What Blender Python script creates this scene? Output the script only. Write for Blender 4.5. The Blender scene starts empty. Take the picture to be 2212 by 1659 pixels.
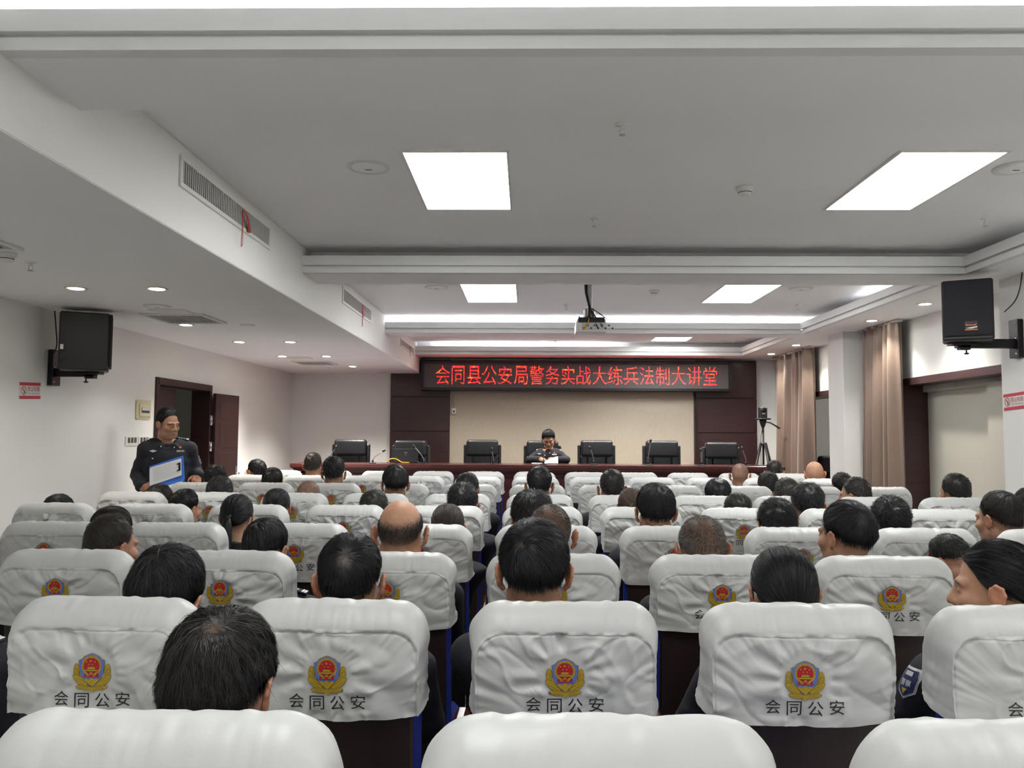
import bpy, math, random
import numpy as np
from mathutils import Matrix, Vector
from mathutils.bvhtree import BVHTree

# ------------------------------------------------------------------ camera, world, exposure
scene = bpy.context.scene
COL = scene.collection
IMW, IMH, FPX = 2212.0, 1659.0, 1726.0
VPX, VPY, ROLL = 1137.5, 939.2, 0.0058
CAM = np.array([0.0, 0.0, 1.5])
_d = np.array([(VPX-IMW/2)/FPX, -(VPY-IMH/2)/FPX, -1.0]); _d /= np.linalg.norm(_d)
_yw, _ps = math.asin(_d[0]), math.atan2(-_d[1], -_d[2])
C_F = np.array([-math.sin(_yw)*math.cos(_ps), math.cos(_yw)*math.cos(_ps), math.sin(_ps)])
C_R0 = np.array([math.cos(_yw), math.sin(_yw), 0.0]); C_U0 = np.cross(C_R0, C_F)
C_R = C_R0*math.cos(ROLL) - C_U0*math.sin(ROLL)*-1.0
C_U = np.cross(C_R, C_F)
cam_data = bpy.data.cameras.new('camera'); cam = bpy.data.objects.new('camera', cam_data); COL.objects.link(cam)
cam_data.sensor_fit = 'HORIZONTAL'; cam_data.sensor_width = 36.0; cam_data.lens = FPX/IMW*36.0
cam_data.clip_start = 0.05; cam_data.clip_end = 100
cam.matrix_world = Matrix(((C_R[0], C_U[0], -C_F[0], CAM[0]), (C_R[1], C_U[1], -C_F[1], CAM[1]), (C_R[2], C_U[2], -C_F[2], CAM[2]), (0, 0, 0, 1)))
scene.camera = cam
world = bpy.data.worlds.new('world'); scene.world = world; world.use_nodes = True
world.node_tree.nodes['Background'].inputs[0].default_value = (0.02, 0.02, 0.022, 1)
world.node_tree.nodes['Background'].inputs[1].default_value = 1.0
scene.view_settings.view_transform = 'Standard'; scene.view_settings.look = 'None'
scene.view_settings.exposure = 1.4; scene.view_settings.gamma = 1.0; scene.view_settings.use_curve_mapping = False
scene.cycles.use_denoising = True
scene.cycles.max_bounces = 8; scene.cycles.diffuse_bounces = 5; scene.cycles.glossy_bounces = 3
scene.cycles.caustics_reflective = False; scene.cycles.caustics_refractive = False
scene.cycles.sample_clamp_indirect = 6.0
PANEL_E, COVE_E, DOWN_E, LED_E = 9.5, 16.0, 22.0, 4.0     # emission of ceiling panels, cove strips, downlights, display dots

def ray(x, y):
    return C_R*(x-IMW/2)/FPX - C_U*(y-IMH/2)/FPX + C_F
def atY(x, y, Y): v = ray(x, y); return CAM + v*(Y/v[1])
def atZ(x, y, z): v = ray(x, y); return CAM + v*((z-1.5)/v[2])
def atX(x, y, X): v = ray(x, y); return CAM + v*(X/v[0])
def proj(P):
    q = np.asarray(P, float) - CAM; z = q@C_F
    return IMW/2 + FPX*(q@C_R)/z, IMH/2 - FPX*(q@C_U)/z

RNG = np.random.default_rng(7); random.seed(7)

# ------------------------------------------------------------------ materials
MATS = {}
def mat(name, col, rough=0.6, metal=0.0, noise=0.0, nscale=8.0, bump=0.0, bscale=60.0, stretch=(1, 1, 1), emit=0.0, ecol=None, attr=None, spec=0.5, sheen=0.0, dark=None, coat=0.0):
    m = bpy.data.materials.new(name); m.use_nodes = True; nt = m.node_tree; N = nt.nodes; L = nt.links
    b = N['Principled BSDF']
    b.inputs['Base Color'].default_value = (*col, 1); b.inputs['Roughness'].default_value = rough
    b.inputs['Metallic'].default_value = metal; b.inputs['Specular IOR Level'].default_value = spec
    if sheen: b.inputs['Sheen Weight'].default_value = sheen
    if coat: b.inputs['Coat Weight'].default_value = coat; b.inputs['Coat Roughness'].default_value = 0.15
    if emit:
        b.inputs['Emission Color'].default_value = (*(ecol or col), 1); b.inputs['Emission Strength'].default_value = emit
    tc = N.new('ShaderNodeTexCoord'); mp = N.new('ShaderNodeMapping'); mp.inputs['Scale'].default_value = stretch
    L.new(tc.outputs['Object'], mp.inputs[0])
    if attr:
        a = N.new('ShaderNodeVertexColor'); a.layer_name = attr
        mx = N.new('ShaderNodeMix'); mx.data_type = 'RGBA'; mx.blend_type = 'MULTIPLY'; mx.inputs[0].default_value = 1.0
        nz = N.new('ShaderNodeTexNoise'); nz.inputs['Scale'].default_value = nscale; nz.inputs['Detail'].default_value = 3
        L.new(mp.outputs[0], nz.inputs['Vector'])
        rp = N.new('ShaderNodeMapRange'); rp.inputs[1].default_value = .3; rp.inputs[2].default_value = .7
        rp.inputs[3].default_value = 1-noise; rp.inputs[4].default_value = 1+noise*.4
        L.new(nz.outputs[0], rp.inputs[0]); L.new(a.outputs[0], mx.inputs[6]); L.new(rp.outputs[0], mx.inputs[7])
        L.new(mx.outputs[2], b.inputs['Base Color'])
    elif noise or dark:
        nz = N.new('ShaderNodeTexNoise'); nz.inputs['Scale'].default_value = nscale; nz.inputs['Detail'].default_value = 5
        L.new(mp.outputs[0], nz.inputs['Vector'])
        mx = N.new('ShaderNodeMix'); mx.data_type = 'RGBA'
        c2 = dark or tuple(c*(1-noise) for c in col)
        mx.inputs[6].default_value = (*c2, 1); mx.inputs[7].default_value = (*col, 1)
        rp = N.new('ShaderNodeMapRange'); rp.inputs[1].default_value = .32; rp.inputs[2].default_value = .68
        L.new(nz.outputs[0], rp.inputs[0]); L.new(rp.outputs[0], mx.inputs[0]); L.new(mx.outputs[2], b.inputs['Base Color'])
    if bump:
        n2 = N.new('ShaderNodeTexNoise'); n2.inputs['Scale'].default_value = bscale; n2.inputs['Detail'].default_value = 4
        L.new(mp.outputs[0], n2.inputs['Vector'])
        bp = N.new('ShaderNodeBump'); bp.inputs['Strength'].default_value = bump; bp.inputs['Distance'].default_value = 0.01
        L.new(n2.outputs[0], bp.inputs['Height']); L.new(bp.outputs[0], b.inputs['Normal'])
    MATS[name] = m
    return m
M = MATS
mat('wall_paint', (.79, .785, .76), .85, noise=.03, nscale=1.2, bump=.05, bscale=90)
mat('ceiling_paint', (.88, .875, .875), .9, noise=.03, nscale=1.0, bump=.04, bscale=60)
mat('moulding_paint', (.74, .74, .73), .8)
mat('floor_tile', (.74, .73, .71), .12, noise=.12, nscale=2.5)
mat('dark_panel', (.042, .015, .016), .42, noise=.35, nscale=5, stretch=(.6, 1, 6), coat=.15)
mat('door_wood', (.028, .010, .009), .4, noise=.3, nscale=6, stretch=(5, 5, .5))
mat('rostrum_wood', (.085, .017, .014), .28, noise=.4, nscale=6, stretch=(.5, 3, 6), coat=.3)
mat('chair_wood', (.022, .010, .010), .45, noise=.35, nscale=6, stretch=(4, 2, .6))
mat('armrest_wood', (.16, .03, .02), .2, noise=.3, nscale=8, stretch=(6, .6, 3), coat=.4)
mat('wallpaper', (.52, .46, .365), .85, noise=.10, nscale=26, stretch=(3.2, 1, .45), bump=.6, bscale=70)
mat('cover_white', (.545, .55, .535), .42, noise=.025, nscale=7, bump=.03, bscale=300, sheen=.1)
mat('blue_cloth', (.014, .035, .30), .75, noise=.2, nscale=40)
mat('black_plastic', (.012, .012, .015), .45)
mat('black_metal', (.012, .012, .014), .4, .4)
mat('black_leather', (.014, .015, .019), .38, bump=.15, bscale=120)
mat('speaker_grille', (.011, .011, .017), .7, bump=.4, bscale=400)
mat('chrome', (.75, .75, .74), .22, 1.0)
mat('white_plastic', (.74, .73, .69), .45)
mat('cream_plastic', (.66, .60, .40), .45)
mat('grey_metal', (.50, .50, .50), .4, .5)
mat('vent_dark', (.035, .037, .036), .8)
mat('vent_slat', (.58, .58, .56), .5)
mat('panel_light', (1, 1, .97), .5, emit=PANEL_E, ecol=(.985, 1, .985))
mat('panel_light_added', (1, 1, .97), .5, emit=PANEL_E*.62, ecol=(.985, 1, .985))  # emission of the panels added out of view
mat('cove_light', (1, 1, 1), .5, emit=COVE_E, ecol=(.93, .95, 1))
mat('down_light', (1, 1, .9), .5, emit=DOWN_E, ecol=(1, .95, .84))
mat('down_rim', (.8, .76, .6), .3, .3)
mat('led_face', (.12, .11, .108), .6, bump=.5, bscale=500)
mat('led_frame', (.012, .012, .018), .4)
mat('led_red', (.8, .02, .02), .5, emit=LED_E, ecol=(1, .004, .004))
mat('led_orange', (.9, .25, .02), .5, emit=LED_E, ecol=(1, .042, .003))
mat('led_pink', (.9, .02, .15), .5, emit=LED_E*.8, ecol=(1, .004, .03))
mat('curtain_cloth', (.19, .13, .097), .42, noise=.12, nscale=30, stretch=(6, 6, .4), sheen=.3)
mat('blind_cloth', (.43, .41, .355), .85)
mat('uniform_cloth', (.008, .0095, .017), .8, noise=.25, nscale=30, bump=.1, bscale=200)
mat('trouser_cloth', (.008, .009, .014), .8)
mat('shoe_leather', (.01, .01, .01), .3)
mat('silver_badge', (.62, .62, .64), .4, .5)
mat('white_badge', (.78, .78, .78), .6)
mat('gold_badge', (.60, .40, .06), .45, .4)
mat('patch_navy', (.015, .025, .09), .7)
mat('skin', (1, 1, 1), .5, noise=.10, nscale=60, attr='Col', spec=.35)
mat('hair', (1, 1, 1), .46, noise=.25, nscale=90, attr='Col', spec=.32)
mat('ribbon_red', (.42, .012, .015), .6)
mat('sign_white', (.72, .70, .68), .5)
mat('sign_red', (.52, .03, .06), .5)
mat('sign_print', (.40, .04, .03), .5)
mat('sign_grey', (.28, .22, .2), .5)
mat('paper_white', (.74, .75, .77), .7)
mat('paper_print', (.54, .55, .57), .7)
mat('folder_blue', (.04, .17, .62), .4)
mat('yellow_cable', (.72, .42, .02), .45)
mat('black_cable', (.012, .010, .010), .5)
mat('grey_cable', (.32, .31, .28), .5)
mat('thread_black', (.008, .008, .012), .7)
mat('emb_blue', (.075, .16, .56), .7)
mat('emb_gold', (.50, .345, .022), .6, noise=.3, nscale=700)
mat('emb_darkgold', (.17, .095, .010), .65)
mat('emb_red', (.42, .008, .016), .65)
mat('red_glow', (1, .1, .05), .4, emit=2.5, ecol=(1, .10, .04))
mat('mic_metal', (.30, .30, .31), .35, .8)
mat('glass_lens', (.01, .01, .015), .08)
mat('orange_print', (.75, .16, .03), .5)
mat('switch_dark', (.09, .09, .07), .4)
mat('breaker_blue', (.05, .09, .22), .5)
mat('added_lamp', (1, 1, 1), .5, emit=7.0, ecol=(1, .97, .9))  # emission of the added corridor and alcove lamps
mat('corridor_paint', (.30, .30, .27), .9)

# ------------------------------------------------------------------ mesh helpers
def link(o, parent=None):
    COL.objects.link(o)
    if parent is not None: o.parent = parent
    return o
def tag(o, label=None, cat=None, group=None, kind=None):
    if label: o['label'] = label
    if cat: o['category'] = cat
    if group: o['group'] = group
    if kind: o['kind'] = kind
    return o
def empty(name, loc, label, cat, group=None, rz=0.0):
    o = bpy.data.objects.new(name, None); o.empty_display_size = .1; o.location = loc; o.rotation_euler = (0, 0, rz)
    link(o); return tag(o, label, cat, group)
def npmesh(name, V, Fq=None, mats=(), midx=None, smooth=True, cols=None, Ft=None):
    """Mesh from numpy verts, quads and/or triangles."""
    me = bpy.data.meshes.new(name); V = np.ascontiguousarray(V, np.float32)
    nq = 0 if Fq is None else len(Fq); nt = 0 if Ft is None else len(Ft)
    loops = np.concatenate([np.asarray(Fq, np.int32).ravel() if nq else np.zeros(0, np.int32), np.asarray(Ft, np.int32).ravel() if nt else np.zeros(0, np.int32)])
    starts = np.concatenate([np.arange(nq)*4, nq*4+np.arange(nt)*3]).astype(np.int32)
    me.vertices.add(len(V)); me.vertices.foreach_set('co', V.ravel())
    me.loops.add(len(loops)); me.loops.foreach_set('vertex_index', loops.astype(np.int32))
    me.polygons.add(nq+nt); me.polygons.foreach_set('loop_start', starts)
    me.polygons.foreach_set('use_smooth', np.full(nq+nt, smooth, bool))
    if midx is not None: me.polygons.foreach_set('material_index', np.asarray(midx, np.int32))
    for m in mats: me.materials.append(M[m] if isinstance(m, str) else m)
    me.update(calc_edges=True)
    if cols is not None:
        ca = me.color_attributes.new('Col', 'FLOAT_COLOR', 'POINT')
        c4 = np.ones((len(V), 4), np.float32); c4[:, :3] = cols; ca.data.foreach_set('color', c4.ravel())
    me.validate(); return me
class MB:
    """Collects shapes into ONE mesh."""
    def __init__(s): s.v = []; s.f = []; s.mi = []; s.sm = []; s.mats = []
    def m(s, name):
        if name not in s.mats: s.mats.append(name)
        return s.mats.index(name)
    def add(s, vs, fs, mt, smooth=False):
        o = len(s.v); s.v += [tuple(map(float, p)) for p in vs]; k = s.m(mt)
        for f in fs: s.f.append(tuple(o+i for i in f)); s.mi.append(k); s.sm.append(smooth)
        return s
    def box(s, x0, x1, y0, y1, z0, z1, mt, bev=0.0, T=None):
        x0, x1 = min(x0, x1), max(x0, x1); y0, y1 = min(y0, y1), max(y0, y1); z0, z1 = min(z0, z1), max(z0, z1)
        if bev <= 0:
            vs = [(x0, y0, z0), (x1, y0, z0), (x1, y1, z0), (x0, y1, z0), (x0, y0, z1), (x1, y0, z1), (x1, y1, z1), (x0, y1, z1)]
            fs = [(0, 3, 2, 1), (4, 5, 6, 7), (0, 1, 5, 4), (1, 2, 6, 5), (2, 3, 7, 6), (3, 0, 4, 7)]
        else:
            b = min(bev, (x1-x0)*.49, (y1-y0)*.49, (z1-z0)*.49); vs = []; fs = []; idx = {}
            for i, sx in enumerate((x0, x1)):
                for j, sy in enumerate((y0, y1)):
                    for k, sz in enumerate((z0, z1)):
                        dx, dy, dz = (b if i == 0 else -b), (b if j == 0 else -b), (b if k == 0 else -b)
                        for a, p in (('x', (sx, sy+dy, sz+dz)), ('y', (sx+dx, sy, sz+dz)), ('z', (sx+dx, sy+dy, sz))):
                            idx[(i, j, k, a)] = len(vs); vs.append(p)
            g = lambda i, j, k, a: idx[(i, j, k, a)]
            for i in (0, 1):
                q = [g(i, 0, 0, 'x'), g(i, 1, 0, 'x'), g(i, 1, 1, 'x'), g(i, 0, 1, 'x')]; fs.append(tuple(q if i else q[::-1]))
                q = [g(0, i, 0, 'y'), g(1, i, 0, 'y'), g(1, i, 1, 'y'), g(0, i, 1, 'y')]; fs.append(tuple(q[::-1] if i else q))
                q = [g(0, 0, i, 'z'), g(1, 0, i, 'z'), g(1, 1, i, 'z'), g(0, 1, i, 'z')]; fs.append(tuple(q if i else q[::-1]))
            for j in (0, 1):
                for k in (0, 1):
                    fs.append((g(0, j, k, 'y'), g(1, j, k, 'y'), g(1, j, k, 'z'), g(0, j, k, 'z')))
                    fs.append((g(j, 0, k, 'x'), g(j, 1, k, 'x'), g(j, 1, k, 'z'), g(j, 0, k, 'z')))
                    fs.append((g(j, k, 0, 'x'), g(j, k, 1, 'x'), g(j, k, 1, 'y'), g(j, k, 0, 'y')))
            for i in (0, 1):
                for j in (0, 1):
                    for k in (0, 1): fs.append((g(i, j, k, 'x'), g(i, j, k, 'y'), g(i, j, k, 'z')))
        if T is not None: vs = [tuple(T @ Vector(p)) for p in vs]
        return s.add(vs, fs, mt)
    def tube(s, pts, r, mt, n=8, cap=True):
        pts = [np.array(p, float) for p in pts]; rs = r if hasattr(r, '__len__') else [r]*len(pts)
        vs = []; fs = []; up = None
        for i, p in enumerate(pts):
            t = pts[min(i+1, len(pts)-1)] - pts[max(i-1, 0)]; t /= (np.linalg.norm(t)+1e-9)
            if up is None:
                up = np.cross(t, (0, 0, 1.)) if abs(t[2]) < .9 else np.cross(t, (1., 0, 0))
            a = up - t*(up@t); a /= (np.linalg.norm(a)+1e-9); up = a; b = np.cross(t, a)
            for j in range(n):
                q = 2*math.pi*j/n; vs.append(p + rs[i]*(a*math.cos(q)+b*math.sin(q)))
        for i in range(len(pts)-1):
            for j in range(n):
                fs.append((i*n+j, i*n+(j+1) % n, (i+1)*n+(j+1) % n, (i+1)*n+j))
        if cap: fs.append(tuple(range(n))[::-1]); fs.append(tuple((len(pts)-1)*n+j for j in range(n)))
        return s.add(vs, fs, mt, True)
    def rbox(s, x0, x1, y0, y1, z0, z1, mt, r, n=6, T=None):
        """Softly rounded box."""
        h = np.array([x1-x0, y1-y0, z1-z0])/2; h = np.abs(h); c = np.array([x0+x1, y0+y1, z0+z1])/2; r = min(r, *(h*.98)); g = []
        a = np.linspace(0, 1, n)
        lin = np.concatenate([-1+0*a, 1+0*a]); cur = np.concatenate([np.tan((a-1)*math.pi/4), np.tan(a*math.pi/4)])
        vs = []; fs = []; m = 2*n
        for ax in range(3):
            for sg in (-1, 1):
                o = len(vs)
                for i in range(m):
                    for j in range(m):
                        d = np.zeros(3); d[ax] = sg; d[(ax+1) % 3] = cur[i]; d[(ax+2) % 3] = cur[j]; k = np.zeros(3); k[ax] = sg; k[(ax+1) % 3] = lin[i]; k[(ax+2) % 3] = lin[j]
                        p = c+k*(h-r)+r*d/np.linalg.norm(d); vs.append(tuple(T @ Vector(p)) if T is not None else p)
                for i in range(m-1):
                    for j in range(m-1):
                        q = (o+i*m+j, o+(i+1)*m+j, o+(i+1)*m+j+1, o+i*m+j+1); fs.append(q if sg > 0 else q[::-1])
        return s.add(vs, fs, mt, True)
    def lathe(s, prof, c, mt, n=24, axis='z'):
        """prof: (radius, height) list turned about the axis through c."""
        vs = []; fs = []
        for r, h in prof:
            for j in range(n):
                q = 2*math.pi*j/n; a, b = r*math.cos(q), r*math.sin(q)
                p = (a, b, h) if axis == 'z' else ((a, h, b) if axis == 'y' else (h, a, b))
                vs.append((p[0]+c[0], p[1]+c[1], p[2]+c[2]))
        for i in range(len(prof)-1):
            for j in range(n): fs.append((i*n+j, i*n+(j+1) % n, (i+1)*n+(j+1) % n, (i+1)*n+j))
        fs.append(tuple(range(n))[::-1]); fs.append(tuple((len(prof)-1)*n+j for j in range(n)))
        return s.add(vs, fs, mt, True)
    def ell(s, c, r, mt, n=16, m=10):
        vs = []; fs = []
        for i in range(m+1):
            a = math.pi*i/m
            for j in range(n):
                q = 2*math.pi*j/n; vs.append((c[0]+r[0]*math.sin(a)*math.cos(q), c[1]+r[1]*math.sin(a)*math.sin(q), c[2]+r[2]*math.cos(a)))
        for i in range(m):
            for j in range(n): fs.append((i*n+j, (i+1)*n+j, (i+1)*n+(j+1) % n, i*n+(j+1) % n))
        return s.add(vs, fs, mt, True)
    def poly(s, pts, mt, fn=None):
        """Flat polygon from 2-D points (x, z) mapped by fn."""
        vs = [fn(p) for p in pts]
        return s.add(vs, [tuple(range(len(vs)))], mt)
    def prism(s, pts, a0, a1, mt, axis='y'):
        n = len(pts)
        f = {'y': lambda p, a: (p[0], a, p[1]), 'x': lambda p, a: (a, p[0], p[1]), 'z': lambda p, a: (p[0], p[1], a)}[axis]
        vs = [f(p, a0) for p in pts] + [f(p, a1) for p in pts]
        fs = [tuple(range(n)), tuple(range(2*n-1, n-1, -1))] + [(i, n+i, n+(i+1) % n, (i+1) % n) for i in range(n)]
        return s.add(vs, fs, mt)
    def mesh(s, name):
        me = bpy.data.meshes.new(name); me.from_pydata(s.v, [], s.f)
        for m in s.mats: me.materials.append(M[m])
        me.polygons.foreach_set('material_index', s.mi); me.polygons.foreach_set('use_smooth', s.sm); me.update()
        import bmesh
        bm = bmesh.new(); bm.from_mesh(me); bmesh.ops.recalc_face_normals(bm, faces=bm.faces); bm.to_mesh(me); bm.free()
        return me
    def obj(s, name, parent=None, loc=None):
        o = bpy.data.objects.new(name, s.mesh(name))
        if loc is not None: o.location = loc
        return link(o, parent)
def mobj(name, me, parent=None):
    return link(bpy.data.objects.new(name, me), parent)
def struct(mb, name): return tag(mb.obj(name), kind='structure')
def copy_tree(o, parent=None):
    c = o.copy(); COL.objects.link(c)
    if parent is not None: c.parent = parent
    for ch in list(o.children): copy_tree(ch, c)
    return c
def smooth01(a, b, x):
    t = np.clip((x-a)/(b-a), 0, 1); return t*t*(3-2*t)
_tab = RNG.random((64, 64, 64)).astype(np.float32)
def vnoise(x, y, z):
    """Value noise in -1..1, vectorised."""
    x, y, z = np.broadcast_arrays(x, y, z)
    xi, yi, zi = np.floor(x).astype(int), np.floor(y).astype(int), np.floor(z).astype(int)
    fx, fy, fz = x-xi, y-yi, z-zi
    fx, fy, fz = fx*fx*(3-2*fx), fy*fy*(3-2*fy), fz*fz*(3-2*fz); out = 0
    for a in (0, 1):
        for b in (0, 1):
            for c in (0, 1):
                w = (fx if a else 1-fx)*(fy if b else 1-fy)*(fz if c else 1-fz)
                out = out + w*_tab[(xi+a) % 64, (yi+b) % 64, (zi+c) % 64]
    return out*2-1
def crom(P, n=6):
    """Smooth curve through points."""
    P = [np.array(p, float) for p in P]; Q = [2*P[0]-P[1]]+P+[2*P[-1]-P[-2]]; out = []
    for i in range(1, len(Q)-2):
        a, b, c, d = Q[i-1:i+3]
        for t in np.linspace(0, 1, n, endpoint=False): out.append(.5*((2*b)+(c-a)*t+(2*a-5*b+4*c-d)*t*t+(3*b-a-3*c+d)*t**3))
    return out+[P[-1]]
def text_mesh(body, size=1.0, offset=0.0):
    """2-D outline of a text: verts (n,2) and polygons."""
    cu = bpy.data.curves.new('t', 'FONT'); cu.body = body; cu.size = size; cu.align_x = 'CENTER'; cu.align_y = 'CENTER'; cu.fill_mode = 'FRONT'; cu.offset = offset; cu.resolution_u = 3
    o = bpy.data.objects.new('t', cu); COL.objects.link(o)
    dg = bpy.context.evaluated_depsgraph_get(); dg.update()
    me = bpy.data.meshes.new_from_object(o.evaluated_get(dg))
    vs = np.array([v.co[:2] for v in me.vertices]).reshape(-1, 2); fs = [tuple(p.vertices) for p in me.polygons]
    bpy.data.objects.remove(o); bpy.data.curves.remove(cu); bpy.data.meshes.remove(me)
    return vs, fs
def text_on(mb, body, mt, fn, cx, cz, w, h):
    """Puts a text, fitted to w x h about (cx, cz), through fn((x,z)) into mb."""
    vs, fs = text_mesh(body)
    lo, hi = vs.min(0), vs.max(0); c = (lo+hi)/2; k = np.array([w, h])/(hi-lo)
    mb.add([fn(((p[0]-c[0])*k[0]+cx, (p[1]-c[1])*k[1]+cz)) for p in vs], fs, mt)
# ------------------------------------------------------------------ the room
XL, XS, XR, XC, XN = -3.99, -1.787, 3.42, 3.86, 4.18      # left wall, soffit face, right tray edge, column face, niche wall
ZL, ZB, ZC = 2.526, 2.781, 2.99                           # low ceiling, beam underside, tray ceiling
YB, YE = -7.3, 13.49                                      # behind the camera, end wall
BEAMS = [(2.564, 3.082), (6.245, 6.757), (9.98, 10.42), (12.72, 13.49)]

struct(MB().box(XL-.2, XN+1.8, YB-.2, YE+.9, -.12, 0, 'floor_tile'), 'floor')
mb = MB()   # tray ceiling
mb.box(XS-.3, XN+.3, YB-.2, YE+.3, ZC, ZC+.12, 'ceiling_paint')
struct(mb, 'ceiling')
struct(MB().box(XL-.2, XS, YB-.2, YE+.1, ZL, ZC-.002, 'wall_paint').box(XL-.2, XS-.004, YB-.2, YE+.1, ZL-.004, ZL, 'ceiling_paint'), 'ceiling_left')
struct(MB().box(XR+.23, XN+.3, YB-.2, YE+.1, ZB, ZC-.002, 'ceiling_paint').box(XR+.02, XR+.23, YB-.2, YE+.1, ZB, ZB+.02, 'ceiling_paint'), 'ceiling_right')
def cornice(mb, horiz, a, lo, hi):
    """Two-step moulding with a light trough behind; horiz: along x facing -y at y=a, else along y facing -x at x=a."""
    segs = [(0.012, .07, ZB-.002, ZB+.042), (.028, .07, ZB+.042, ZB+.056), (-.004, .07, ZB+.056, ZB+.132)]
    for d0, d1, z0, z1 in segs:
        if horiz: mb.box(lo, hi, a+d0, a+d1, z0, z1, 'moulding_paint')
        else: mb.box(a+d0, a+d1, lo, hi, z0, z1, 'moulding_paint')
n_trim = 1
lit_bays = []
for i, (y0, y1) in enumerate([(-4.8, -4.28), (-1.12, -.6)] + BEAMS):
    mb = MB()
    mb.box(XS-.001, XR+.24, y0+.22, y1, ZB+.001, ZC+.001, 'ceiling_paint')
    mb.box(XS-.001, XR+.03, y0+.05, y0+.22, ZB+.001, ZB+.02, 'ceiling_paint')
    struct(mb, 'beam')
    mb = MB(); cornice(mb, True, y0, XS-.001, XR+.012); struct(mb, f'trim_{n_trim}'); n_trim += 1
spans = [(YB, -4.8), (-4.28, -1.12), (-.6, 2.564), (3.082, 6.245), (6.757, 9.98), (10.42, 12.72)]
for a, b in spans:
    mb = MB(); cornice(mb, False, XR, a, b+.012); struct(mb, f'trim_{n_trim}'); n_trim += 1
# cove light strips lying in the troughs (the lamps that are on)
def cove(name_label, x0, x1, y0, y1):
    o = MB().box(x0, x1, y0, y1, ZB+.022, ZB+.045, 'cove_light').obj('cove_light_strip')
    tag(o, name_label, 'cove light', 'light strips in the ceiling coves')
cove('long light strip hidden in the cove of the ceiling beam nearest the camera', XS+.05, XR-.1, 2.68, 2.72)
cove('lit strip in the cove of the beam behind the hanging projector', XS+.02, XR-.05, 10.10, 10.14)
cove('lit strip in the last cove above the red message display', XS+.5, 1.3, 12.84, 12.88)
cove('light strip in the right cove beside the nearer bright ceiling panels', XR+.12, XR+.16, 3.4, 5.0)
cove('light strip in the right cove before the black wall speaker', XR+.12, XR+.16, 7.1, 8.15)
cove('short light strip in the right cove at the far end', XR+.12, XR+.16, 10.7, 11.4)

# walls
struct(MB().box(XL-.2, XN+.3, YE, YE+.2, 0, ZC, 'wall_paint'), 'wall_end')
struct(MB().box(XL-.2, XN+.6, YB-.2, YB, 0, ZC, 'wall_paint'), 'wall_rear')
DY0, DY1, DZ = 8.50, 10.02, 2.10     # doorway in the left wall
mb = MB()
mb.box(XL-.2, XL, YB, DY0, 0, ZL, 'wall_paint').box(XL-.2, XL, DY1, YE, 0, ZL, 'wall_paint').box(XL-.2, XL, DY0, DY1, DZ, ZL, 'wall_paint')
struct(mb, 'wall_left')
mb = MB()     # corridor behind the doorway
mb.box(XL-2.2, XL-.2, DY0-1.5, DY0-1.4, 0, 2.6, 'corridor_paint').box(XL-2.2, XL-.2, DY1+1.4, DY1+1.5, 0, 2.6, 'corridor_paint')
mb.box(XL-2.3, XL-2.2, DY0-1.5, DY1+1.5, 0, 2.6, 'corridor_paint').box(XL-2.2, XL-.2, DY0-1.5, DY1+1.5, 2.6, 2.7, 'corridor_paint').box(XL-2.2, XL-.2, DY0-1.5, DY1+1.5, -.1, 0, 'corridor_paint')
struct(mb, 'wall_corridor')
tag(MB().lathe([(.14, 2.598), (.14, 2.56), (.10, 2.54)], (XL-1.6, 9.6, 0), 'added_lamp', 20).obj('added_corridor_light'), 'added unseen round light in the corridor behind the door', 'ceiling light')  # added lamp, out of sight, to lighten the corridor
# right wall: niches between columns with deep wood-lined openings closed by pale blinds
NICH = [(6.55, 9.78, 7.0, 8.95, 2.12), (10.27, 13.49, 10.75, 12.6, 2.12)]
mb = MB()
mb.box(XN, XN+.3, YB, 6.2, 0, ZB+.01, 'wall_paint')
for n0, n1, o0, o1, oz in NICH:
    mb.box(XN, XN+.3, n0-.1, o0, 0, ZB+.01, 'wall_paint').box(XN, XN+.3, o1, n1+.1, 0, ZB+.01, 'wall_paint').box(XN, XN+.3, o0, o1, oz, ZB+.01, 'wall_paint')
struct(mb, 'wall_right')
for y0, y1 in ((2.5, 3.0), (6.1, 6.55), (9.78, 10.27)):
    struct(MB().box(XC, XN+.02, y0, y1, 0, ZB+.005, 'wall_paint', bev=.004), 'column')
for k, (n0, n1, o0, o1, oz) in enumerate(NICH):
    w = tag(bpy.data.objects.new(f'window_{k+1}', None), kind='structure'); link(w)
    t = .055
    MB().box(XN-.02, XN+.29, o1-t, o1+.02, 0, oz-t, 'dark_panel').box(XN-.02, XN+.29, o0-.02, o0+t, 0, oz-t, 'dark_panel').box(XN-.022, XN+.29, o0-.02, o1+.02, oz-t, oz+.02, 'dark_panel').obj('window_frame', w)
    if k == 0: MB().box(XN+.25, XN+.27, o0+t, o1-t, 0, oz-t, 'blind_cloth').box(XN+.17, XN+.25, o0+t, o0+.62, 0, oz-t-.04, 'blind_cloth').box(XN+.20, XN+.26, o0+t, o1-t, oz-t-.07, oz-t, 'blind_cloth').obj('roller_blind', w)

mb = MB(); mb.box(XN+1.7, XN+1.8, 10.2, 14.2, 0, 2.6, 'wall_paint').box(XN+.3, XN+1.7, 10.1, 10.2, 0, 2.6, 'wall_paint').box(XN+.3, XN+1.7, 14.2, 14.3, 0, 2.6, 'wall_paint').box(XN+.3, XN+1.8, 10.2, 14.2, 2.6, 2.7, 'ceiling_paint')
struct(mb, 'wall_alcove'); tag(MB().lathe([(.2, 2.598), (.2, 2.56), (.15, 2.54)], (XN+1.0, 12.2, 0), 'added_lamp', 20).obj('added_alcove_light'), 'added unseen round light in the alcove behind the farther opening', 'ceiling light')  # lamp added out of sight so the alcove is not black
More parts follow.
